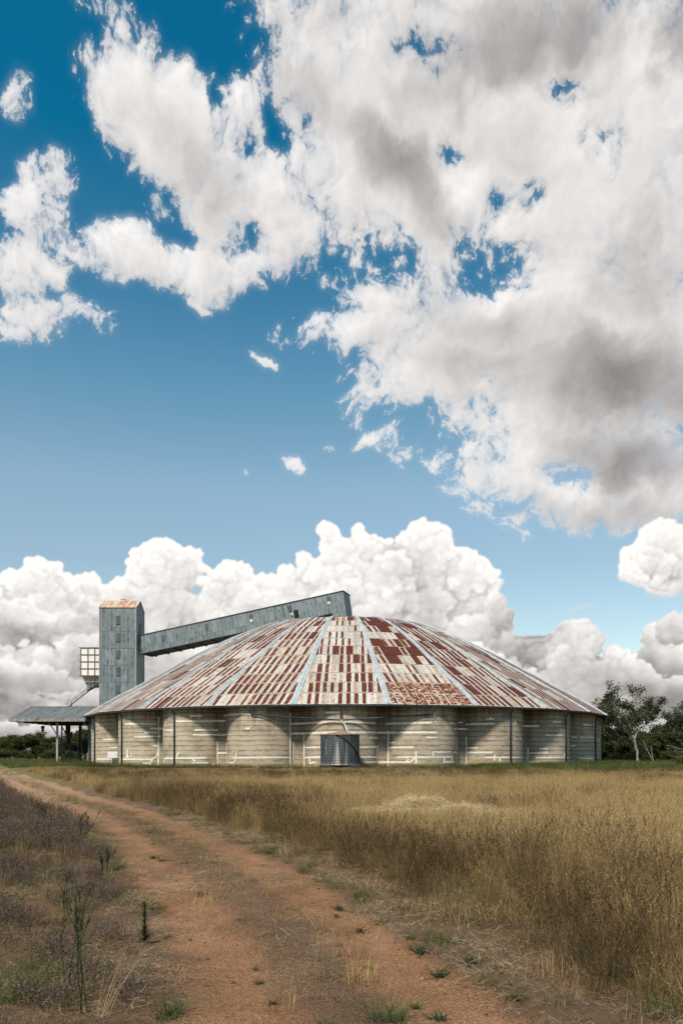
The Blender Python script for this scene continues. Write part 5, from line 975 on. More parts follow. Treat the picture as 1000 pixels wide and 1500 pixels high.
def t_straw(seed, n, R, m='straw'):
    r = random.Random(seed); T = Tuft()
    for i in range(n):
        x, y, _ = rdisc(r, R); a = r.uniform(0, 6.283); L = r.uniform(.02, .17)*(1 if r.random() < .9 else 1.7); b = r.uniform(-.9, .9); z = r.uniform(.004, .045)
        t = np.linspace(-.5, .5, 4); P = np.stack([x + L*t*cos(a) - b*L*t*t*sin(a), y + L*t*sin(a) + b*L*t*t*cos(a), z + r.uniform(-.04, .05)*t + .012*r.random()*(1-4*t*t)], 1)
        s_ = np.array([-sin(a), cos(a), r.uniform(-.6, .6)]); T.strand(P, np.full(4, .0010*r.uniform(.6, 1.5)), s_/np.linalg.norm(s_), 0, r.random())
    return T.mesh('straw_litter', [M[m]])

def scatter(name, meshes, xyz, rz, sc, var, tint, label=None, kind='stuff', sz=None):
    """one object: a cloud of points that carries a clump at every point"""
    n = len(xyz); me = bpy.data.meshes.new(name); me.vertices.add(n); me.vertices.foreach_set('co', np.asarray(xyz, np.float32).ravel())
    tilt = rng.normal(0, .07, (n, 2))
    for nm, ty, val in (('rot', 'FLOAT_VECTOR', np.stack([tilt[:, 0], tilt[:, 1], rz], 1)), ('sc', 'FLOAT_VECTOR', np.stack([sc, sc, sc if sz is None else sz], 1)), ('tint', 'FLOAT', tint), ('var', 'INT', var)):
        a = me.attributes.new(nm, ty, 'POINT'); a.data.foreach_set('vector' if 'VEC' in ty else 'value', np.asarray(val, np.int32 if ty == 'INT' else np.float32).ravel())
    o = bpy.data.objects.new(name, me); COL.objects.link(o); o['kind'] = kind
    if label: o['label'] = label
    g = bpy.data.node_groups.new(name+'_spread', 'GeometryNodeTree'); g.is_modifier = True
    g.interface.new_socket('Geometry', in_out='INPUT', socket_type='NodeSocketGeometry'); g.interface.new_socket('Geometry', in_out='OUTPUT', socket_type='NodeSocketGeometry')
    G = NT(g); gi = G.n('NodeGroupInput'); go = G.n('NodeGroupOutput')
    jn = G.n('GeometryNodeJoinGeometry')
    for k, q in enumerate(meshes):
        so = bpy.data.objects.new(name+'_clump', q)
        oi = G.n('GeometryNodeObjectInfo', ins={'Object': so, 'As Instance': True}); g.links.new(oi.outputs['Geometry'], jn.inputs[0])
    def att(nm, dt): return G.n('GeometryNodeInputNamedAttribute', data_type=dt, ins={'Name': nm}).outputs[0]
    ip = G.n('GeometryNodeInstanceOnPoints', ins={'Points': gi.outputs[0], 'Instance': jn.outputs[0], 'Pick Instance': True, 'Instance Index': att('var', 'INT'), 'Scale': att('sc', 'FLOAT_VECTOR')})
    er = G.n('FunctionNodeEulerToRotation', ins={'Euler': att('rot', 'FLOAT_VECTOR')}); g.links.new(er.outputs[0], ip.inputs['Rotation'])
    g.links.new(ip.outputs[0], go.inputs[0])
    md = o.modifiers.new('spread', 'NODES'); md.node_group = g
    return o
def field(n, y0, y1, pad=1.25, power=1.0, xlim=None):
    """random places in the wedge in front of the camera, from y0 to y1 m"""
    u = rng.random(n); y = np.sqrt(y0**2 + u*(y1**2-y0**2)) if power == 1 else y0 + (y1-y0)*u**power
    half = .453*y*pad + .8 + 1.6*(y1 < 40);  x = rng.uniform(-1, 1, n)*half
    return x.astype(np.float32), y.astype(np.float32)
def off_wall(x, y): 
    th = np.arctan2(x-BC[0], BC[1]-y); return np.hypot(x-BC[0], y-BC[1]) > 36.6
tank_clear = lambda x, y: np.hypot(x-TX, y-TY) > 1.6
def place(name, meshes, x, y, s0, s1, tint, label, hz=None):
    if name in ('dry_grass', 'mauve_weeds', 'dark_grass'):
        k = (((x-2.2)/2.2)**2 + ((y-18.2)/.9)**2) > 1; x, y, tint = x[k], y[k], tint[k]; hz = hz[k] if isinstance(hz, np.ndarray) else hz
    n = len(x); sc = rng.uniform(s0, s1, n).astype(np.float32); z = gh(x, y)
    return scatter(name, meshes, np.stack([x, y, z], 1), rng.uniform(0, 6.283, n), sc, rng.integers(0, len(meshes), n), tint, label, sz=None if hz is None else sc*hz)
patch = lambda x, y, s, seed: fbm(x, y, s, 4, seed, .55)

golds = [t_gold(100+i, 44 + 5*i, .07 + .02*i, .22 + .03*i, (.46, .58, .66, .74, .80, .84, .90)[i], .0034, .3) for i in range(7)]
stems = [t_gold(115+i, 9, .20, .60, 1.0, .0040, .9) for i in range(4)]
lodged = [t_gold(120+i, 26, .14, .25, .45, .0036, .2, 4) for i in range(3)]
golds_far = [t_gold(130+i, 90, .45, .34, .70, .011, .15, 3) for i in range(5)]
darks = [t_dark(160+i, 40, .10, .45, .86, .0028) for i in range(6)]
greens = [t_green(190+i, 42, .11, .08, .24, .0055) for i in range(4)]
mauves = [t_mauve(220+i, 40, .16, .12, .30, .0026) for i in range(5)]
straws = [t_straw(250+i, 95, .36) for i in range(4)]

M['pale'] = mat('pale cut straw', f_blade((.44, .33, .17), (.78, .63, .38), .2))
pale = [t_straw(280+i, 110, .30, 'pale') for i in range(3)]
# standing dry grass, near part
x, y = field(9800, 3.6, 15, 1.35); t = track_d(x, y) + .75*patch(x, y, 1.2, 401)
k = (t > 1.6) & (rng.random(len(x)) < np.clip((t-1.5)*.9, .12, 1)*np.clip(.8 + 1.2*patch(x, y, .8, 409), .25, 1)); x, y, t = x[k], y[k], t[k]
place('dry_grass', golds, x, y, .75, 1.15, np.clip(1.05 - .27*(t-1.7) + 1.1*patch(x, y, 1.6, 402) + rng.normal(0, .33, len(x)), 0, 1), 'tall dry golden grass right of the dirt track', np.clip(.28 + .26*(t-1.5), .28, .84)*(1 - .35*np.exp(-((x-2)/3)**2)*sstep(y, 8.5, 12))*(1 + .75*patch(x, y, .9, 408))*rng.uniform(.75, 1.2, len(x)))  # darker tint towards the track: foreground shade put into the brown grass colour
x, y = field(14500, 15, 34, 1.2); t = track_d(x, y) + .5*patch(x, y, 2.5, 403)
k = (t > 1.7); x, y, t = x[k], y[k], t[k]
place('dry_grass', golds, x, y, .85, 1.35, np.clip(.85 - .24*(t-1.7) + 1.7*patch(x, y, 2.6, 404) + rng.normal(0, .3, len(x)), 0, 1), 'golden grass in the middle of the field', np.clip(.75 + .5*patch(x, y, 4, 405), .4, 1.1)*(1 - .62*np.exp(-(((x-2.5)/4)**2 + ((y-15.5)/3.4)**2))))
x, y = field(9500, 32, 79, 1.15); t = track_d(x, y)
lush = lambda x, y: sstep(y + 4*patch(x, y, 4, 471), 51, 58)*sstep(x + 6*patch(x, y, 5, 472) - .4*(60-y), 6, 13)
k = (t > 2.2) & off_wall(x, y) & tank_clear(x, y) & (rng.random(len(x)) > .93*lush(x, y)*sstep(patch(x, y, 3, 484), -.28, .0)); x, y = x[k], y[k]
place('dry_grass', golds_far, x, y, .65, 1.1, np.clip(.14 + 1.9*patch(x, y*1.5, 8, 406) + rng.normal(0, .1, len(x)) + .35*sstep(y, 60, 76), 0, 1), 'golden grass of the far field reaching the dome wall', np.clip(.62 + .7*patch(x, y, 6, 407), .3, 1.0)*(1 - .45*sstep(y, 60, 74)))
x, y = field(2600, 4.5, 30, 1.3); t = track_d(x, y); k = t > 2.4; x, y = x[k], y[k]
k = (np.hypot((x-2.3)/3.2, (y-15.8)/4.5) > 1) | (rng.random(len(x)) < .2); x, y = x[k], y[k]
place('dry_grass', stems, x, y, .7, 1.0, np.clip(rng.normal(.15, .25, len(x)), 0, 1), 'taller single stalks standing over the golden grass')
x, y = field(1500, 3.6, 18, 1.3); t = track_d(x, y) + .4*patch(x, y, 1.0, 410); k = (t > 1.5) & (t < 3.6); x, y = x[k], y[k]
place('dry_grass', lodged, x, y, .6, 1.1, np.clip(rng.normal(.3, .3, len(x)), 0, 1), 'short leaning straw coloured grass at the front of the field', .6)
# dark seeding tussocks along the edge of the track
x, y = field(11000, 3.8, 26, 1.3); t = track_d(x, y) + .25*patch(x, y, 1.2, 411)
k = (t > 1.65) & (t < 5.5) & (rng.random(len(x)) < .05 + 3.2*np.clip(patch(x, y, 1.1, 412) + .06, 0, 1)*np.exp(-(t-1.7)*.5)); x, y = x[k], y[k]
k = (np.hypot((x-2.3)/3.2, (y-15.8)/4.5) > 1); x, y = x[k], y[k]
place('dark_grass', darks, x, y, .6, 1.0, rng.random(len(x)), 'dark seeding grass along the right edge of the track')
x, y = field(3000, 6, 60, 1.3); t = track_d(x, y)
k = (t < -1.7) & (rng.random(len(x)) < 1.3*np.clip(patch(x, y, 2.6, 413) + .05 + .3*sstep(y, 9, 16), 0, 1)); x, y = x[k], y[k]
place('dark_grass', darks, x, y, .45, .9, rng.random(len(x)), 'dark brown dead grass left of the dirt track')
x, y = field(7000, 11, 62, 1.2); t = track_d(x, y); pp = patch(x, y*1.6, 5, 481) + .5*patch(x, y, 1.4, 482)
k = (t > 3) & (pp > .16) & (np.hypot((x-2.3)/3.2, (y-15.8)/4.5) > 1) & off_wall(x, y) & tank_clear(x, y); x, y = x[k], y[k]
place('dark_grass', darks, x, y, .55, 1.0, rng.random(len(x)), 'dark seeding patches out in the golden field')
# left verge: low mauve weeds, dry tufts, litter
x, y = field(6600, 3.3, 17, 1.35); t = track_d(x, y) + .35*patch(x, y, 1.1, 421)
k = (t < -1.45) & (rng.random(len(x)) < np.clip(.42 + 2.6*patch(x, y, 1.1, 422), 0, 1)); x, y = x[k], y[k]
place('mauve_weeds', mauves, x, y, .55, 1.15, np.clip(.15 + 1.2*patch(x, y, 1.8, 423), 0, 1), 'low dry mauve weeds left of the track')
x, y = field(6000, 15, 70, 1.1); t = track_d(x, y) + .15*patch(x, y, 1.5, 457)
k = (np.abs(t) < .34) & (rng.random(len(x)) < .55); x, y = x[k], y[k]
place('green_grass', greens, x, y, .7, 1.3, np.clip(.55 + patch(x, y, 1.5, 458), 0, 1), 'low grass strip between the far wheel tracks')
x, y = field(9000, 13, 62, 1.2); t = track_d(x, y)
k = ((t < -1.7) & (rng.random(len(x)) < .75)) | ((t > 6) & (patch(x, y*1.8, 9, 424) > .18) & (y > 17)); x, y = x[k], y[k]
place('mauve_weeds', mauves, x, y, 1.0, 1.9, np.clip(.1 + .8*patch(x, y, 3, 425), 0, 1), 'low mauve weeds in patches over the field')
x, y = field(1500, 3.5, 30, 1.3); t = track_d(x, y) + .3*patch(x, y, 1.5, 431)
k = (t < -1.5) & (rng.random(len(x)) < .45 + patch(x, y, 2, 432)); x, y = x[k], y[k]
place('dry_grass', golds, x, y, .30, .75, np.clip(.35 + patch(x, y, 2.5, 433), 0, 1), 'thin dry grass among the weeds of the left verge')
x, y = field(6200, 3.2, 22, 1.3); t = track_d(x, y)
k = (rng.random(len(x)) < np.where(t < -1.25, .28, np.where(t > 1.25, .6, np.where(np.abs(t) < .35, .30, .05))) + .9*patch(x, y, 1.2, 441)); x, y = x[k], y[k]
place('straw_litter', straws, x, y, .7, 1.3, np.zeros(len(x)), 'dead straw lying on the ground')
x = np.concatenate([rng.normal(2.0, .85, 520), rng.normal(3.3, .7, 100)]).astype(np.float32); y = np.concatenate([rng.normal(18.4, .34, 520), rng.normal(17.8, .25, 100)]).astype(np.float32)
place('straw_heap', pale, x, y, .9, 1.8, np.zeros(len(x)), 'pale heap of cut straw in the grass field', 2.0)
twigs = [t_straw(270+i, 60, .34, 'stalk') for i in range(3)]
x, y = field(5200, 3.2, 22, 1.3); t = track_d(x, y); pp = patch(x, y, .9, 442)
k = rng.random(len(x)) < np.where(np.abs(t) > 1.1, .8, np.where(np.abs(t) < .42, .55 + 1.2*pp, .10 + .4*pp)); x, y = x[k], y[k]
place('stem_litter', twigs, x, y, .6, 1.2, np.zeros(len(x)), 'dark dead stems lying on the ground')
# low green growth: track edges, and the lush strip at the foot of the dome
x, y = field(6500, 3.6, 24, 1.3); t = track_d(x, y) + .3*patch(x, y, 1.0, 451)
k = (np.abs(t) > 1.1) & (t < 3.2) & (t > -6) & (rng.random(len(x)) < np.clip(.20 + 2.2*patch(x, y, .9, 452), 0, 1)); x, y = x[k], y[k]
place('green_grass', greens, x, y, .45, 1.1, np.clip(.3+patch(x, y, 1.5, 453), 0, 1), 'low green grass along both track edges')
a = np.concatenate([rng.uniform(R_(-78), R_(78), 900), rng.uniform(R_(20), R_(75), 2300)]); rr = np.concatenate([36.2 + np.abs(rng.normal(0, .7, 900)), 36.3 + np.abs(rng.normal(0, 2.3, 2300))])
x = (BC[0] + rr*np.sin(a)).astype(np.float32); y = (BC[1] - rr*np.cos(a)).astype(np.float32)
k = tank_clear(x, y); x, y = x[k], y[k]
place('green_weeds', greens, x, y, 2.6, 5.6, np.clip(.15 + .8*patch(x, y, 3, 454), 0, 1), 'green weeds at the foot of the dome wall')
x = rng.uniform(-75, -36, 2200).astype(np.float32); y = rng.uniform(60, 150, 2200).astype(np.float32); k = (np.hypot(x-BC[0], y-BC[1]) > 38) & (np.abs(track_d(x, y)) > 2)
x, y = x[k], y[k]
place('green_grass', greens, x, y, 3.0, 6.0, np.clip(.45 + .9*patch(x, y, 8, 455), 0, 1), 'rough green grass left of the dome')
x = rng.uniform(34, 80, 3000).astype(np.float32); y = rng.uniform(66, 128, 3000).astype(np.float32); k = np.hypot(x-BC[0], y-BC[1]) > 38; x, y = x[k], y[k]
place('green_grass', greens, x, y, 2.0, 6.0, np.clip(.6 + 1.6*patch(x, y, 5, 456), 0, 1), 'rough green grass below the trees right of the dome')
x = rng.uniform(4, 46, 7000).astype(np.float32); y = rng.uniform(49, 104, 7000).astype(np.float32); k = off_wall(x, y) & (rng.random(len(x)) < lush(x, y)*(.35 + .65*sstep(y, 60, 70))); x, y = x[k], y[k]
k = patch(x, y, 2.2, 483) > -.16; x, y = x[k], y[k]
place('green_weeds', greens, x, y, 1.4, 5.0, np.clip(.40 + 1.7*patch(x, y, 3, 473) + rng.normal(0, .15, len(x)), 0, 1), 'lush green weeds in front of the right part of the dome')
x, y = field(10500, 3.4, 45, 1.2); t = track_d(x, y) + .25*patch(x, y, 1.0, 474)
k = (np.abs(t) < .46) & (rng.random(len(x)) < np.clip(.55 + 2.2*patch(x, y, 1.2, 475), 0, 1)); x, y = x[k], y[k]
place('dry_grass', lodged, x, y, .35, .95, np.clip(rng.normal(.55, .35, len(x)), 0, 1), 'short dry grass on the crown between the wheel ruts', .75)
x, y = field(4200, 3.4, 30, 1.2); t = track_d(x, y) + .2*patch(x, y, .8, 477); k = (np.abs(t) < .5) & (rng.random(len(x)) < np.clip(.22 + 2.4*patch(x, y, .8, 476), 0, 1)); x, y = x[k], y[k]
place('green_grass', greens, x, y, .25, .6, np.clip(rng.normal(.2, .3, len(x)), 0, 1), 'low green growth on the crown between the wheel ruts')
# gravel on the track
def pebble(seed):
    r = random.Random(seed); bm = bmesh.new(); bmesh.ops.create_icosphere(bm, subdivisions=2, radius=1)
    for v in bm.verts: v.co = Vector((v.co.x*1.2, v.co.y*.9, v.co.z*.65)) * (1 + .22*r.uniform(-1, 1))
    me = bpy.data.meshes.new('pebble'); bm.to_mesh(me); bm.free(); me.polygons.foreach_set('use_smooth', [False]*len(me.polygons)); return me
def f_peb(N):
    ti = N.n('ShaderNodeAttribute', attribute_name='tint', attribute_type='INSTANCER').outputs['Fac']
    return princ(N, N.ramp(ti, [(0, (.035, .03, .03)), (.45, (.11, .075, .055)), (.75, (.22, .13, .085)), (1, (.27, .215, .175))]), .9, spec=.2)
M['pebble'] = mat('pebbles', f_peb); pebs = [pebble(i) for i in range(4)]
for q in pebs: q.materials.append(M['pebble'])
x, y = field(20000, 3.4, 20, 1.2); t = track_d(x, y); k = (np.abs(t) < 1.7) & (rng.random(len(x)) < .5 + patch(x, y, 1.0, 461)); x, y, t = x[k], y[k], t[k]
z = gh(x, y) + .012 - .035*np.exp(-((np.abs(t)-.78)/.30)**2) - .11*sstep(np.abs(t), 1.05, 1.55)*0
scatter('gravel', pebs, np.stack([x, y, z], 1), rng.uniform(0, 6.28, len(x)), (0.0035 + .015*rng.random(len(x))**3.5).astype(np.float32), rng.integers(0, 4, len(x)), rng.random(len(x)), 'small stones on the dirt track')

# ------------------------------------------------------------------ trees
def f_leaf(c0, c1, c2):
    def fn(N):
        br = N.n('ShaderNodeAttribute', attribute_name='br').outputs['Fac']
        oi = N.n('ShaderNodeObjectInfo').outputs['Random']
        c = N.ramp(br, [(0, c0), (.6, c1), (1, c2)])
        c = N.mix(N.m('MULTIPLY', oi, .35), c, (.085, .085, .030))
        d = N.n('ShaderNodeBsdfDiffuse', ins={'Color': c}); t = N.n('ShaderNodeBsdfTranslucent', ins={'Color': c})
        mx = N.n('ShaderNodeMixShader', ins={0: .30}); N.put(mx.inputs[1], d.outputs[0]); N.put(mx.inputs[2], t.outputs[0]); return mx.outputs[0]
    return fn
M['gum_leaf'] = mat('gum leaves', f_leaf((.045, .058, .036), (.095, .112, .065), (.19, .205, .125)))
M['bush_leaf'] = mat('bush leaves', f_leaf((.024, .038, .016), (.068, .088, .034), (.19, .195, .070)))
M['yellow_leaf'] = mat('yellow green leaves', f_leaf((.07, .085, .02), (.14, .15, .035), (.26, .24, .07)))
M['gum_bark'] = metal('pale gum bark', (.13, .115, .10), (.42, .385, .345), .9, 0, .8)
M['dark_bark'] = metal('dark bark', (.045, .038, .032), (.12, .10, .085), .9, 0, 1.0)
M['dead_wood'] = metal('bleached dead wood', (.26, .24, .22), (.48, .45, .41), .9, 0, 1.0)
def grow(seed, H, R, forks=3, depth=4, spread=.55, first=.32, up=.35, low=0):
    """tapering limbs of unequal length; returns the limb mesh builder and the ends of the twigs"""
    r = random.Random(seed); q = MB(); tips = []
    def limb(p, d, L, rad, k):
        n = 4; pts = [p]; rr = [rad]; L *= r.uniform(.7, 1.25)
        for i in range(n):
            d = (d + Vector((r.gauss(0, .16), r.gauss(0, .16), r.gauss(0, .07) + up*.05))).normalized()
            p = p + d*L/n; pts.append(p); rr.append(rad*(1 - .42*(i+1)/n))
            if k == 1 and i >= 2: tips.append((p.copy(), k))
            if k == 0 and i >= 1: tips.append((p.copy(), k))
            if k >= 2 and i >= (1 if k < depth else 3-min(low, 2)) and r.random() < (.35 if k < depth else .5*low):
                a = r.uniform(0, 6.28); limb(p, (d*.6 + Vector((cos(a), sin(a), r.uniform(.0, .5)))).normalized(), L*r.uniform(.5, .8), rr[-1]*.5, max(1, k-2))
        q.tube(pts, rr, 6 if k > 2 else 4)
        if k == 0: return
        m = forks if (k < depth and r.random() < .7) else max(2, forks-1)
        a0 = r.uniform(0, 6.28)
        for j in range(m):
            a = a0 + j*6.283/m + r.uniform(-.6, .6); sp = spread*r.uniform(.5, 1.5)
            side = Vector((cos(a), sin(a), 0)); nd = (d + side*sp + Vector((0, 0, up*.4))).normalized()
            limb(p, nd, L*r.uniform(.55, .95), rr[-1]*.74, k-1)
    limb(Vector((0, 0, -.2)), Vector((r.gauss(0, .05), r.gauss(0, .05), 1)), H*first, R, depth)
    return q, tips, r
def leaves(tips, r, per, cl, size, flat=.6, drop=.0, keep=1.0):
    T = Tuft()
    for p, k in tips:
        if r.random() > keep: continue
        tone = r.gauss(.42, .2)
        for _ in range(int(per*r.uniform(.5, 1.5))):
            c = np.array(p) + np.array([r.gauss(0, cl), r.gauss(0, cl), r.gauss(0, cl*flat) - drop*r.random()])
            a = r.uniform(0, 6.28); d = np.array([cos(a), sin(a), r.uniform(-1.1, .5)]); d /= np.linalg.norm(d)
            s_ = np.cross(d, [r.gauss(0, 1), r.gauss(0, 1), r.gauss(0, 1)]); s_ /= np.linalg.norm(s_)+1e-9
            L = size*r.uniform(.6, 1.3); T.strand([c, c+d*L*.5, c+d*L], [L*.10, L*.24, L*.04], s_, 0, min(1, max(0, tone + r.gauss(0, .16))))
    return T
def tree_data(name, seed, H, R, lm, bm_, per, cl, size, **kw):
    lk = {k: kw.pop(k) for k in ('flat', 'drop', 'keep') if k in kw}
    q, tips, r = grow(seed, H, R, **kw); top = max(t[0].z for t in tips); s = H/(top + cl)
    q.v = [Vector(v)*s for v in q.v]; tips = [(t*s, k) for t, k in tips]
    tm = q.build('trunk', bm_); tme = tm.data; bpy.data.objects.remove(tm); tme.polygons.foreach_set('use_smooth', [True]*len(tme.polygons))
    return tme, leaves(tips, r, per, cl, size, **lk).mesh('crown', [lm])
def plant_tree(name, data, x, y, rz, s, label, group=None, cat='tree', sx=1.0):
    t = thing(name, label, cat, (x, y, gz(x, y)), group); t.rotation_euler = (0, 0, rz); t.scale = (s*sx, s*sx, s)
    for nm, me in zip(('trunk', 'crown'), data):
        o = bpy.data.objects.new(nm, me); COL.objects.link(o); o.parent = t
    return t
gum = tree_data('gum', 8, 12.3, .13, M['gum_leaf'], M['gum_bark'], 27, .29, .28, forks=3, depth=4, spread=.62, first=.24, up=.40, flat=.8, low=2)
gum2 = tree_data('gum', 27, 10.4, .12, M['gum_leaf'], M['gum_bark'], 26, .29, .28, forks=3, depth=4, spread=.66, first=.22, up=.35, flat=.8, low=2)
bushy = [tree_data('bushy', 40+i, 7.0, .15, M['bush_leaf'], M['dark_bark'], 26, .40, .36, forks=3, depth=4, spread=.85, first=.14, up=.15, flat=.8, low=3) for i in range(4)]
shrub = [tree_data('shrub', 60+i, 3.0, .06, M['bush_leaf'], M['dark_bark'], 34, .26, .22, forks=4, depth=3, spread=1.0, first=.10, up=.15, flat=.8, low=3) for i in range(3)]
yell = tree_data('yellow', 71, 2.2, .05, M['yellow_leaf'], M['dark_bark'], 22, .22, .17, forks=4, depth=3, spread=.8, first=.2, up=.3)
plant_tree('gum_tree', gum, 40.9, 104, 1.2, 1.0, 'tall open crowned gum tree with a pale trunk right of the dome')
plant_tree('gum_tree', gum2, 49.8, 110, 2.2, .98, 'open gum tree at the right photo edge beyond the fallen dead limb')
plant_tree('gum_tree', gum2, 44.0, 120, 5.2, .90, 'lower gum tree half hidden between the dome eave and the tall gum')
plant_tree('gum_tree', gum, 50.6, 152, 3.4, .84, 'distant gum whose top just peeks over the right eave of the dome')
rt = random.Random(9)
for i, (x, y, s) in enumerate(((44.5, 128, .98), (47.8, 124, .86), (51.5, 131, .96), (55.6, 128, 1.0), (59.0, 134, 1.1), (48.5, 140, 1.06), (62.5, 126, 1.0), (54, 144, 1.1), (67, 133, 1.15), (72, 128, 1.1), (43.2, 121, .72), (46.0, 117, .70), (50.0, 121, .78), (53.2, 122, .80), (57.5, 121, .85), (46, 150, 1.1), (51, 156, 1.1), (57, 152, 1.1), (63, 150, 1.15), (70, 148, 1.1))):
    plant_tree('bush_tree', bushy[i % 4], x, y, rt.uniform(0, 6.28), s, 'dark bushy tree in the thicket behind the gums right of the dome', 'bushy trees of the right thicket')
for i, (x, y, s) in enumerate(((42.6, 110, .85), (44.8, 112, .75), (46.9, 108, .9), (50.6, 114, 1.0), (53.5, 110, .9), (56.5, 116, 1.1), (41.2, 113, .8), (43.8, 107.5, .6), (48.7, 112, .95), (47.2, 115, 1.1), (52.0, 117, 1.1), (55, 112.5, 1.0), (45.2, 116, 1.1))):
    plant_tree('shrub', shrub[i % 3], x, y, rt.uniform(0, 6.28), s, 'dark green shrub in the undergrowth below the gum trees', 'shrubs below the gums', 'shrub')
plant_tree('shrub', yell, 35.8, 79.5, 0, .75, 'yellow green shrub at the right edge of the field', None, 'shrub')
for i in range(20):
    x = -98 + i*2.85 + rt.uniform(-1.2, 1.2); y = rt.uniform(178, 214)
    plant_tree('bush_tree', bushy[(i*3) % 4], x, y, rt.uniform(0, 6.28), (.92 + .16*min(1, i/7) + rt.uniform(-.30, .42)), 'dark green bushy tree in the far tree line left of the dome', 'trees of the far left tree line', sx=1.15)
for i in range(14):
    x = -90 + i*3.3 + rt.uniform(-1, 1); y = rt.uniform(164, 176)
    plant_tree('shrub', shrub[i % 3], x, y, rt.uniform(0, 6.28), rt.uniform(.6, 1.2), 'low green shrub in front of the far left tree line', 'shrubs before the left tree line', 'shrub', 1.4)
# fallen dead limb
q = MB(); rd = random.Random(6)
dl = thing('dead_limb', 'bleached fallen dead limb with bare branches lying at the right edge of the field', 'dead branch', (47.5, 98, 0))
def twig(p, d, L, r0, k):
    pts = [p]; rr = [r0]
    for i in range(5):
        d = (d + Vector((rd.gauss(0, .10), rd.gauss(0, .10), rd.gauss(0, .07) - .01))).normalized(); p = p + d*L/5; pts.append(p); rr.append(r0*(1-.15*(i+1)))
    q.tube(pts, rr, 5)
    if k: 
        for j in range(3):
            i = rd.randint(1, 5); twig(pts[i], (d + Vector((rd.uniform(-.5, .3), rd.uniform(-.6, .6), rd.uniform(-.45, .55)))).normalized(), L*rd.uniform(.4, .65), rr[i]*.7, k-1)
twig(Vector((49.3, 98, .6)), Vector((-1, 0, .42)), 5.4, .14, 2); twig(Vector((48.4, 97.8, 1.0)), Vector((-1, 0, .12)), 5.0, .10, 2)
part(q, 'branches', M['dead_wood'], dl, True)
q = MB(); q.tube([(52.5, 98, -.1), (51, 98, .2), (49.3, 98, .6)], [.24, .2, .14], 8); part(q, 'trunk', M['dead_wood'], dl, True)

q = MB(); ds = thing('dead_sapling', 'bare pale dead sapling leaning below the tall gum tree', 'dead branch', (42.4, 101.5, 0)); twig(Vector((42.4, 101.5, -.05)), Vector((-.5, 0, .85)), 4.0, .06, 2); part(q, 'branches', M['dead_wood'], ds, True)

# ------------------------------------------------------------------ single weeds
def at(px, py):
    d = 1.7*1104/(py-1103.5); return (px-500)/1104*d, d
def one(name, me, px, py, label, cat, s=1.0, rz=0.0, group=None):
    x, y = at(px, py); o = bpy.data.objects.new(name, me); COL.objects.link(o); o.location = (x, y, gz(x, y)+.012); o.scale = (s, s, s); o.rotation_euler = (0, 0, rz)
    tag(o, label, cat, group); return o
def t_leafy(seed, n, R, h, w, m='weed'):
    r = random.Random(seed); T = Tuft()
    for i in range(n):
        a = r.uniform(0, 6.283); T.blade(rdisc(r, R*.5), a, r.uniform(.5, 2.2), h*r.uniform(.5, 1.2), w*r.uniform(.7, 1.3), 0, r.random(), r, .4, 4)
    return T.mesh('weed', [M[m]])
wd = [t_leafy(500+i, 46, .10, .085, .010) for i in range(4)]
rw = random.Random(12)
small = [(421,1325,.9),(496,1322,.9),(492,1332,.6),(403,1362,.7),(442,1376,1.0),(454,1391,1.0),(375,1404,.6),(421,1361,.6),(352,1338,.7),(400,1451,.6),(510,1462,.8),(475,1483,.8),(601,1367,.8),(615,1383,1.2),(527,1355,.8),(643,1413,1.2),(608,1455,.6),(643,1474,.9),(225,1252,1.0),(240,1256,1.3),(270,1262,1.4),(297,1305,1.2),(350,1298,.8),(322,1310,.7),(560,1345,1.0),(690,1400,1.0),(380,1420,.5),(455,1500,.9)]
for i, (px, py, s) in enumerate(small):
    one('weed', wd[i % 4], px, py, 'small dark green weed growing flat on the bare dirt track', 'weed', s*rw.uniform(.8, 1.05), rw.uniform(0, 6.28), 'small weeds on the track')
r = random.Random(77); T = Tuft()
for i in range(9): T.blade(rdisc(r, .05), r.uniform(0, 6.28), r.uniform(.05, .3), r.uniform(.16, .26), .003, 1, r.random(), r, .3, 4, False)
for i in range(60): T.blade(rdisc(r, .06), r.uniform(0, 6.283), r.uniform(.6, 2.2), .085*r.uniform(.5, 1.2), .010, 0, r.random(), r)
one('weed', T.mesh('weed', [M['weed'], M['stalk']]), 478, 1416, 'dark green track weed with bare brown stalks rising from it', 'weed', 1.0)
one('grass_tussock', t_gold(601, 120, .14, .10, .26, .0035, .1), 527, 1420, 'pale dry grass tussock on the crown of the track', 'grass tussock', 1.0)
one('grass_tussock', t_green(602, 110, .10, .12, .30, .006), 569, 1480, 'green and straw coloured grass tussock nearest on the track', 'grass tussock', 1.0)
one('grass_tussock', t_gold(603, 90, .16, .10, .22, .0035, .1), 300, 1316, 'low straw coloured grass patch on the middle of the track', 'grass tussock', 1.0)
one('grass_tussock', t_green(604, 80, .10, .18, .42, .006), 30, 1456, 'yellow green upright grass tussock at the lower left of the verge', 'grass tussock', 1.0)
one('grass_tussock', t_green(605, 60, .08, .10, .24, .006), 250, 1472, 'green grass tussock on the left edge of the track beside bare soil', 'grass tussock', 1.0)
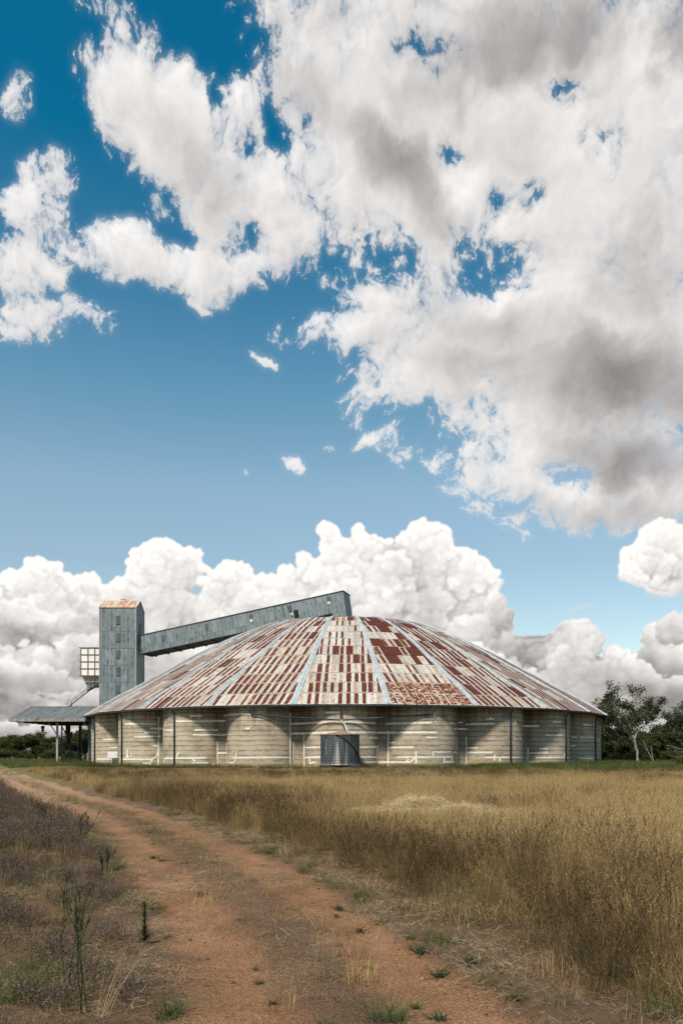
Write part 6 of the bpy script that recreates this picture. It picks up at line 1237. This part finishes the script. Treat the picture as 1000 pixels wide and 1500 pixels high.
# the upright spiky weed on the left edge of the track
x, y = at(211.6, 1366); r = random.Random(31)
w1 = thing('spiky_weed', 'upright dark green spiky weed on the left edge of the track', 'weed', (x, y, gz(x, y)))
T = Tuft(); T.strand([(0, 0, -.02), (.004, 0, .12), (0, .004, .25), (.003, 0, .37)], [.006, .005, .004, .002], np.array([1., 0, 0]), 0, .4); T.strand([(0, 0, -.02), (.004, 0, .12), (0, .004, .25), (.003, 0, .37)], [.006, .005, .004, .002], np.array([0, 1., 0]), 0, .4)
o = bpy.data.objects.new('stem', T.mesh('stem', [M['weed']])); COL.objects.link(o); o.parent = w1
T = Tuft()
for i in range(330):
    z = .37*r.random()**1.25; L = .03 + .055*max(0, 1 - z/.16); T.blade((0, 0, z), r.uniform(0, 6.28), r.uniform(.7, 1.9), L, .007, 0, r.random(), r, .3, 3)
o = bpy.data.objects.new('leaves', T.mesh('leaves', [M['weed']])); COL.objects.link(o); o.parent = w1
# tall skeleton weeds
def skeleton(px, py, H, seed, label, n=3, flowers=False, bend=.18, leafy=1.0, sm='weed'):
    x, y = at(px, py); r = random.Random(seed); t = thing('tall_weed', label, 'weed', (x, y, gz(x, y)))
    q = MB(); L = Tuft(); F = Tuft(); ends = []
    def st(p, d, l, rad, k):
        pts = [p]; rr = [rad]
        for i in range(6):
            d = (d + Vector((r.gauss(0, .07), r.gauss(0, .07), .03))).normalized(); p = p + d*l/6; pts.append(p); rr.append(rad*(1-.11*(i+1)))
            for _ in range(int(3*leafy*r.random()+.6)): L.blade(tuple(p), r.uniform(0, 6.28), r.uniform(.3, 1.0), .035*r.uniform(.5, 1.3), .006, 0, r.random(), r, .3, 3)
            if k and i >= 2 and r.random() < .55: st(p, (d + Vector((r.uniform(-.7, .7), r.uniform(-.7, .7), .25))).normalized(), l*.38, rad*.6, k-1)
        q.tube(pts, rr, 5); ends.append(p)
    for i in range(n): st(Vector((r.gauss(0, .02), r.gauss(0, .02), -.02)), Vector((r.gauss(0, bend), r.gauss(0, bend), 1)).normalized(), H*r.uniform(.75, 1.0), .0034, 2)
    o = q.build('stems', M[sm]); o.parent = t
    if L.v: o = bpy.data.objects.new('leaves', L.mesh('leaves', [M[sm]])); COL.objects.link(o); o.parent = t
    if flowers:
        for p in ends: F.head(p, p + Vector((0, 0, .02)), 5, .009, .013, 0, r)
        o = bpy.data.objects.new('flowers', F.mesh('flowers', [M['purple']])); COL.objects.link(o); o.parent = t
    return t
skeleton(102, 1468, .72, 41, 'tall branching dark weed skeleton nearest on the left verge', 3)
skeleton(122, 1474, .74, 42, 'tall thin many stemmed weed just right of the nearest skeleton weed', 3, bend=.12)
skeleton(120, 1236, .52, 43, 'green weed with purple flowers left of the track', 5, True, leafy=2.5)
skeleton(146, 1302, .52, 44, 'leafy green weed stem beside the pale grass on the left track edge', 2, leafy=3)
skeleton(80, 1227, .80, 45, 'dark dry dock plant standing on the far left verge', 4, leafy=.6, sm='darkseed')
skeleton(64, 1216, .62, 46, 'shorter dark dead stems left of the tall dry dock plant', 6, leafy=.5, sm='darkseed')
# long straw stalks leaning over the verge
T = Tuft(); r = random.Random(51)
for i in range(14): T.blade(rdisc(r, .05), .55+r.uniform(-.5, .5), r.uniform(.15, .5), r.uniform(.3, .62), .0035, 0, r.random(), r, .4, 5)
one('grass_tussock', T.mesh('grass_tussock', [M['straw']]), 147, 1476, 'long bleached straw stalks leaning right on the near verge', 'grass tussock', 1.0)
